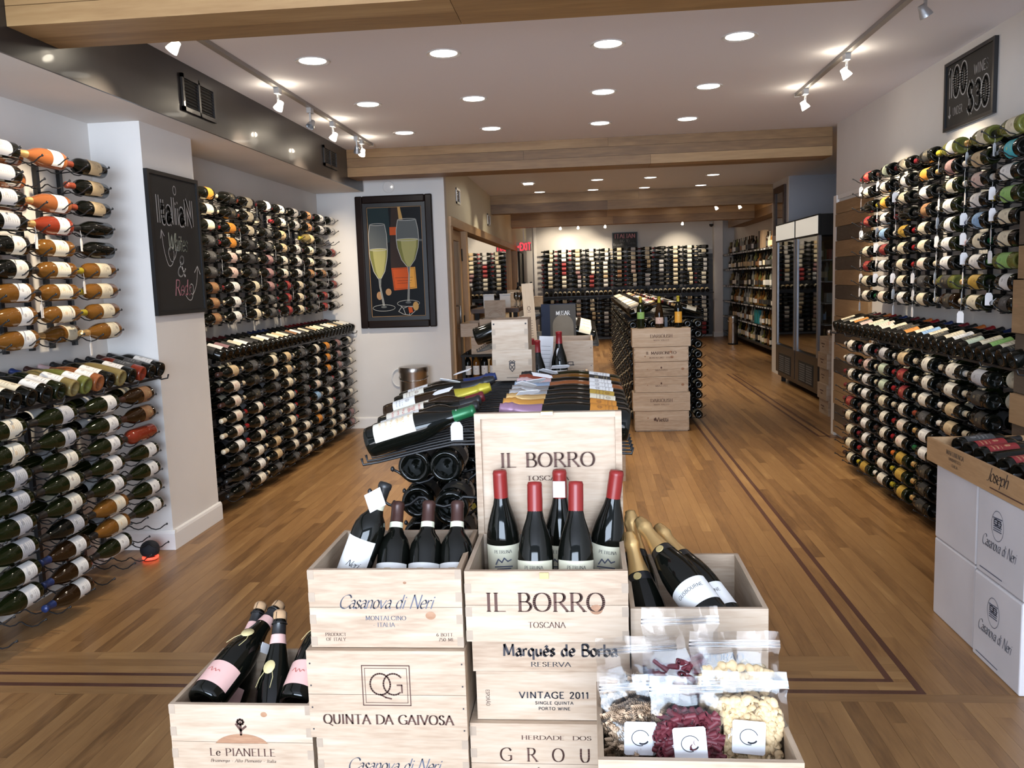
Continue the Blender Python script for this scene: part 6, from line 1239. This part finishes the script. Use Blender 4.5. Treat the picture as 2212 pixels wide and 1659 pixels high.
for s_, z in enumerate((.572,.872,1.112,1.352,1.592)):
    n = 9
    for k in range(n):
        y = -.93 + .215*k + r.uniform(-.03,.03); x = .16 + .05*r.random()
        if r.random() < .62: o = link('chilled_bottle', glass_me(rb.choice([Bx,Bu]) if z > .6 else Ch, r.choice(['green','dark','clear','straw','olive']), 14), None, Matrix.Translation((2.56+x,10.75+y,z)) @ Matrix.Diagonal((.75,.75,.72,1)), f'small bottle in the fridge, {OR[s_]} shelf up, {OR[k]} from its near end', 'bottle', 'bottles in the fridge'); link('label', label_me(Bx, r.choice(['white','cream','blue','red','tan']), arc=3.0), o, Matrix.Rotation(math.pi,4,'Z'))
        else: boxo('chilled_package', (2.56+x,10.70+y,z), (2.56+x+.09,10.80+y,z+r.uniform(.08,.16)), mat(f'pack_{s_}_{k}', r.choice([(.5,.4,.25),(.45,.43,.4),(.1,.25,.4),(.4,.08,.06),(.15,.3,.15)]), .5), bevel=.004, label=f'packaged food in the fridge, {OR[s_]} shelf up, {OR[k]} from its near end', cat='package', group='packages in the fridge')
for k, (x, y) in enumerate([(2.42,8.75)]):
    for i in range(5):
        T, F = crate(f'narrow pine crate stacked by the recess corner, {OR[i]} up from the floor', x-.02*(i%2), x+.24, y, y+.34, .16*i, .16*i+.152, False, None, 'crates stacked by the recess corner')
        line_art(T, [[(-.06,0),(.06,0)],[(-.03,-.03),(.03,-.03)]], .010, (-.132,0,.09), (0,-1,0), ZD, MT['ink'], name='printed_line')
# framed mirror on the pier
t = thing('leaning_frame', 'dark wooden framed panel standing above the fridge on the pier', 'frame', (2.735,12.35,2.32))
boxo('glass_panel', (-.01,-.25,-.25), (-.004,.25,.25), MT['paneM'], t)
for a, b in [((-.03,-.33,-.33),(0,-.25,.33)),((-.03,.25,-.33),(0,.33,.33)),((-.03,-.25,.25),(0,.25,.33)),((-.03,-.25,-.33),(0,.25,-.25))]: boxo('frame_side', a, b, MT['darkwood'], t)
# ---------------------------------------------------------------- liquor shelves
t = thing('liquor_shelf', 'long black shelving unit of liquor bottles along the recess wall', 'shelf unit', (3.34,16.8,0))
shz = [.15,.50,.85,1.20,1.565,1.90]; boxo('backing', (.13,-3.6,.05), (.15,3.6,2.0), bk, t)
for z in shz: boxo('shelf_board', (-.13,-3.6,z-.02), (.13,3.6,z), MT['black'], t); boxo('price_strip', (-.142,-3.6,z-.03), (-.13,3.6,z+.008), MT['black'], t)
for y in (-3.6,-2.4,-1.2,0,1.2,2.4,3.58): boxo('upright', (.09,y,0), (.13,y+.02,2.0), MT['black'], t)
m = MB(); r = random.Random(9)
for z in shz[1:]:
    y = -3.55
    while y < 3.5:
        if r.random() < .6: m.box((-.147,y,z-.026),(-.1425,y+.032,z-.002))
        y += .085
link('shelf_tickets', m.mesh('shelf_tickets', MT['tag']), t, kind='stuff')
LQ = [MB().lathe(p, 12).mesh('liquor_glass', G['dark'], 'all') for p in ([(0,0),(.038,.002),(.04,.01),(.04,.17),(.03,.20),(.014,.225),(.013,.27),(.016,.272),(.016,.29),(0,.291)],[(0,0),(.048,.002),(.05,.01),(.05,.12),(.046,.15),(.02,.18),(.014,.20),(.014,.235),(.018,.237),(.018,.262),(0,.263)],[(0,0),(.034,.002),(.036,.01),(.036,.21),(.018,.24),(.014,.26),(.014,.30),(0,.302)])]
LG = {}
def lq(i, g):
    if (i, g) not in LG:
        me = LQ[i].copy(); me.materials.clear(); me.materials.append(G[g]); LG[(i, g)] = me
    return LG[(i, g)]
lbm = {}
for zi, z in enumerate(shz):
    y = -3.1; k = 0
    while y < 3.5 and k < 28:
        i = r.randrange(3); R = (.04,.05,.036)[i]; hh = (.29,.26,.30)[i]
        if zi == 5 and 9 < k < 13:
            boxo('gift_box', (3.25,16.8+y-.05,z), (3.35,16.8+y+.05,z+.34), MT['pinez' if k < 12 else 'darkwood'], bevel=.003, label=f'upright wooden gift box on the top liquor shelf, {OR[k-10]} of three', cat='box', group='gift boxes on the top liquor shelf'); y += .16; k += 1; continue
        if zi == 1 and k in (13,14):
            boxo('gift_box', (3.25,16.8+y-.09,z), (3.34,16.8+y+.09,z+.26), mat('teal_box',(.02,.25,.30),.5), bevel=.003, label=f'teal patterned gift box on the second liquor shelf up, {OR[k-13]} of two', cat='box', group='teal boxes on the liquor shelves'); y += .24; k += 1; continue
        g = r.choice(['clear','straw','amber','dark','green','brown','dark','clear','olive','brown'])
        o = link('liquor_bottle', lq(i, g), None, (3.29,16.8+y,z), f'{CN[g]} liquor bottle, {OR[zi]} shelf up, {OR[k]} from the pier end', 'bottle', 'bottles on the liquor shelves')
        lb = r.choice(['charcoal','cream','ivory','white','black','tan','brown','black','grey']); kk = (i, lb)
        if kk not in lbm: 
            mm = MB().lathe([(R+.001,.04),(R+.001,hh*.45)], 8, 0, None, math.pi-1.4, math.pi+1.4).mesh('label', LB[lb], 'all'); lbm[kk] = mm
        link('label', lbm[kk], o); y += r.uniform(.15,.30) if zi else .22; k += 1
# ---------------------------------------------------------------- tasting counter and crates by the long window
t = thing('counter_table', 'dark wooden counter with glasses and boxes before the long window', 'counter', (-1.05,11.0,0))
boxo('counter_top', (-.32,-.9,1.10), (.25,.9,1.15), MT['darkwood'], t)
for x, y in ((-.28,-.85),(.18,-.85),(-.28,.80),(.18,.80)): boxo('leg', (x,y,0), (x+.05,y+.05,1.10), MT['blackm'], t)
boxo('lower_shelf', (-.30,-.88,.55), (.23,.88,.58), MT['blackm'], t)
t = thing('corner_table', 'black metal side table with wooden boxes near the exit sign', 'table', (-.95,13.4,0))
boxo('table_top', (-.25,-.5,1.02), (.30,.5,1.06), MT['blackm'], t)
for x, y in ((-.22,-.46),(.24,-.46),(-.22,.42),(.24,.42)): boxo('leg', (x,y,0), (x+.035,y+.035,1.02), MT['blackm'], t)
for k, (x, y, z, a, b, h, m_, lab) in enumerate([(-1.18,10.35,1.15,.13,.03,.17,'ring','pale square gift box standing at the left end of the counter'),(-.98,10.35,1.15,.13,.03,.17,'ring','pale square gift box standing second on the counter'),(-.95,11.3,1.15,.16,.2,.20,'pinez','pale wooden box on the counter with a bottle end showing'),(-.88,10.75,1.15,.13,.15,.18,'pine','small open pine box at the right end of the counter'),
        (-.78,13.3,1.06,.22,.2,.16,'pine','pine box on the black side table near the exit sign'),(-1.0,13.5,1.06,.14,.2,.32,'pinez','tall pine box on the black side table'),(-.62,13.2,.55,.25,.3,.22,'pine','pine crate standing below the black side table')]):
    bx = thing('small_box', lab, 'box', (x,y,z)); boxo('box_body', (-a/2,-b/2,0), (a/2,b/2,h-.012), MT[m_], bx, bevel=.002); boxo('box_lid', (-a/2-.002,-b/2-.002,h-.012), (a/2+.002,b/2+.002,h), MT[m_], bx)
    if z < 1: boxo('box_stand', (-a/2,-b/2,-z), (a/2,b/2,-.002), MT['blackm'], bx)
gm = MB().lathe([(0,0),(.030,.001),(.030,.003),(.004,.008),(.0035,.07),(.012,.085),(.028,.11),(.030,.14),(.024,.18),(.0232,.18),(.0290,.14),(.026,.11),(0,.088)], 14).mesh('wine_glass', glassmat('drinking_glass',(.85,.87,.87),.10), 'all')
for k in range(6): o = link('wine_glass', gm, None, (-.86+.0*k,10.25+.09*k,1.15) if k > 2 else (-.80,10.25+.10*k,1.15), f'clear stemmed wine glass on the counter, {OR[k]} from its near end', 'glass', 'glasses on the counter')
for k in range(3): fbottle('counter_bottle', Bx, 'dark', 'black', (-.92+.09*k,11.65,1.15), (-.92+.09*k,11.65,1.5), 'black', f'dark bottle standing at the far end of the counter, {OR[k]} from the window', 'bottles standing on the counter', face=(0,-1,0), n=14)
T, F = crate('open pine crate with raised lid and round emblem below the counter', -1.13,-.88,8.95,9.25,.90,1.08, True, None)
boxo('raised_lid', (-.10,.14,.18), (.13,.15,.37), MT['pine'], T); line_art(T,[circ(.015,.20,.07,.06,16,0,math.pi),circ(.015,.20,.055,.045,14,0,math.pi)],.003,(0,.139,.0),XD,ZD,MT['knot'],name='printed_emblem')
T, F = crate('closed pine crate with four capitals, below the open one by the window', -1.22,-.86,8.90,9.25,.715,.885, False, None)
fr(T,'BOND','serif',.045,.20,.0,.10,F,'ink')
T, F = crate('second open pine crate beside the raised-lid one by the window', -1.33,-1.14,8.92,9.6,.90,1.04, True, None)
t = thing('crate_stand', 'black stand with bottles carrying the crates by the glass door', 'stand', (-1.08,9.15,0)); boxo('stand_top', (-.25,-.3,.69), (.24,.5,.712), MT['blackm'], t); boxo('stand_shelf', (-.25,-.3,.42), (.24,.5,.44), MT['blackm'], t)
for x, y in ((-.24,-.28),(.20,-.28),(-.24,.46),(.20,.46)): boxo('leg', (x,y,0), (x+.03,y+.03,.69), MT['blackm'], t)
for k in range(5): fbottle('stand_bottle', Bx, 'amber' if k % 2 else 'dark', 'black', (-1.27+.09*k,8.95,.44), (-1.27+.09*k,8.95,.8), 'white', f'bottle standing under the crates by the glass door, {OR[k]} from the wall', 'bottles under the window crates', face=(0,-1,0), n=14)
t = thing('framed_picture', 'narrow black picture frame leaning on corridor wall below exit sign', 'picture', (-1.385,18.4,1.55))
boxo('picture_panel', (0,-.5,-.5), (.008,.5,.5), mat('dark_print',(.03,.025,.02),.4), t)
for a, b in [((0,-.6,-.6),(.03,-.5,.6)),((0,.5,-.6),(.03,.6,.6)),((0,-.5,.5),(.03,.5,.6)),((0,-.5,-.6),(.03,.5,-.5))]: boxo('frame_side', a, b, MT['blackm'], t)
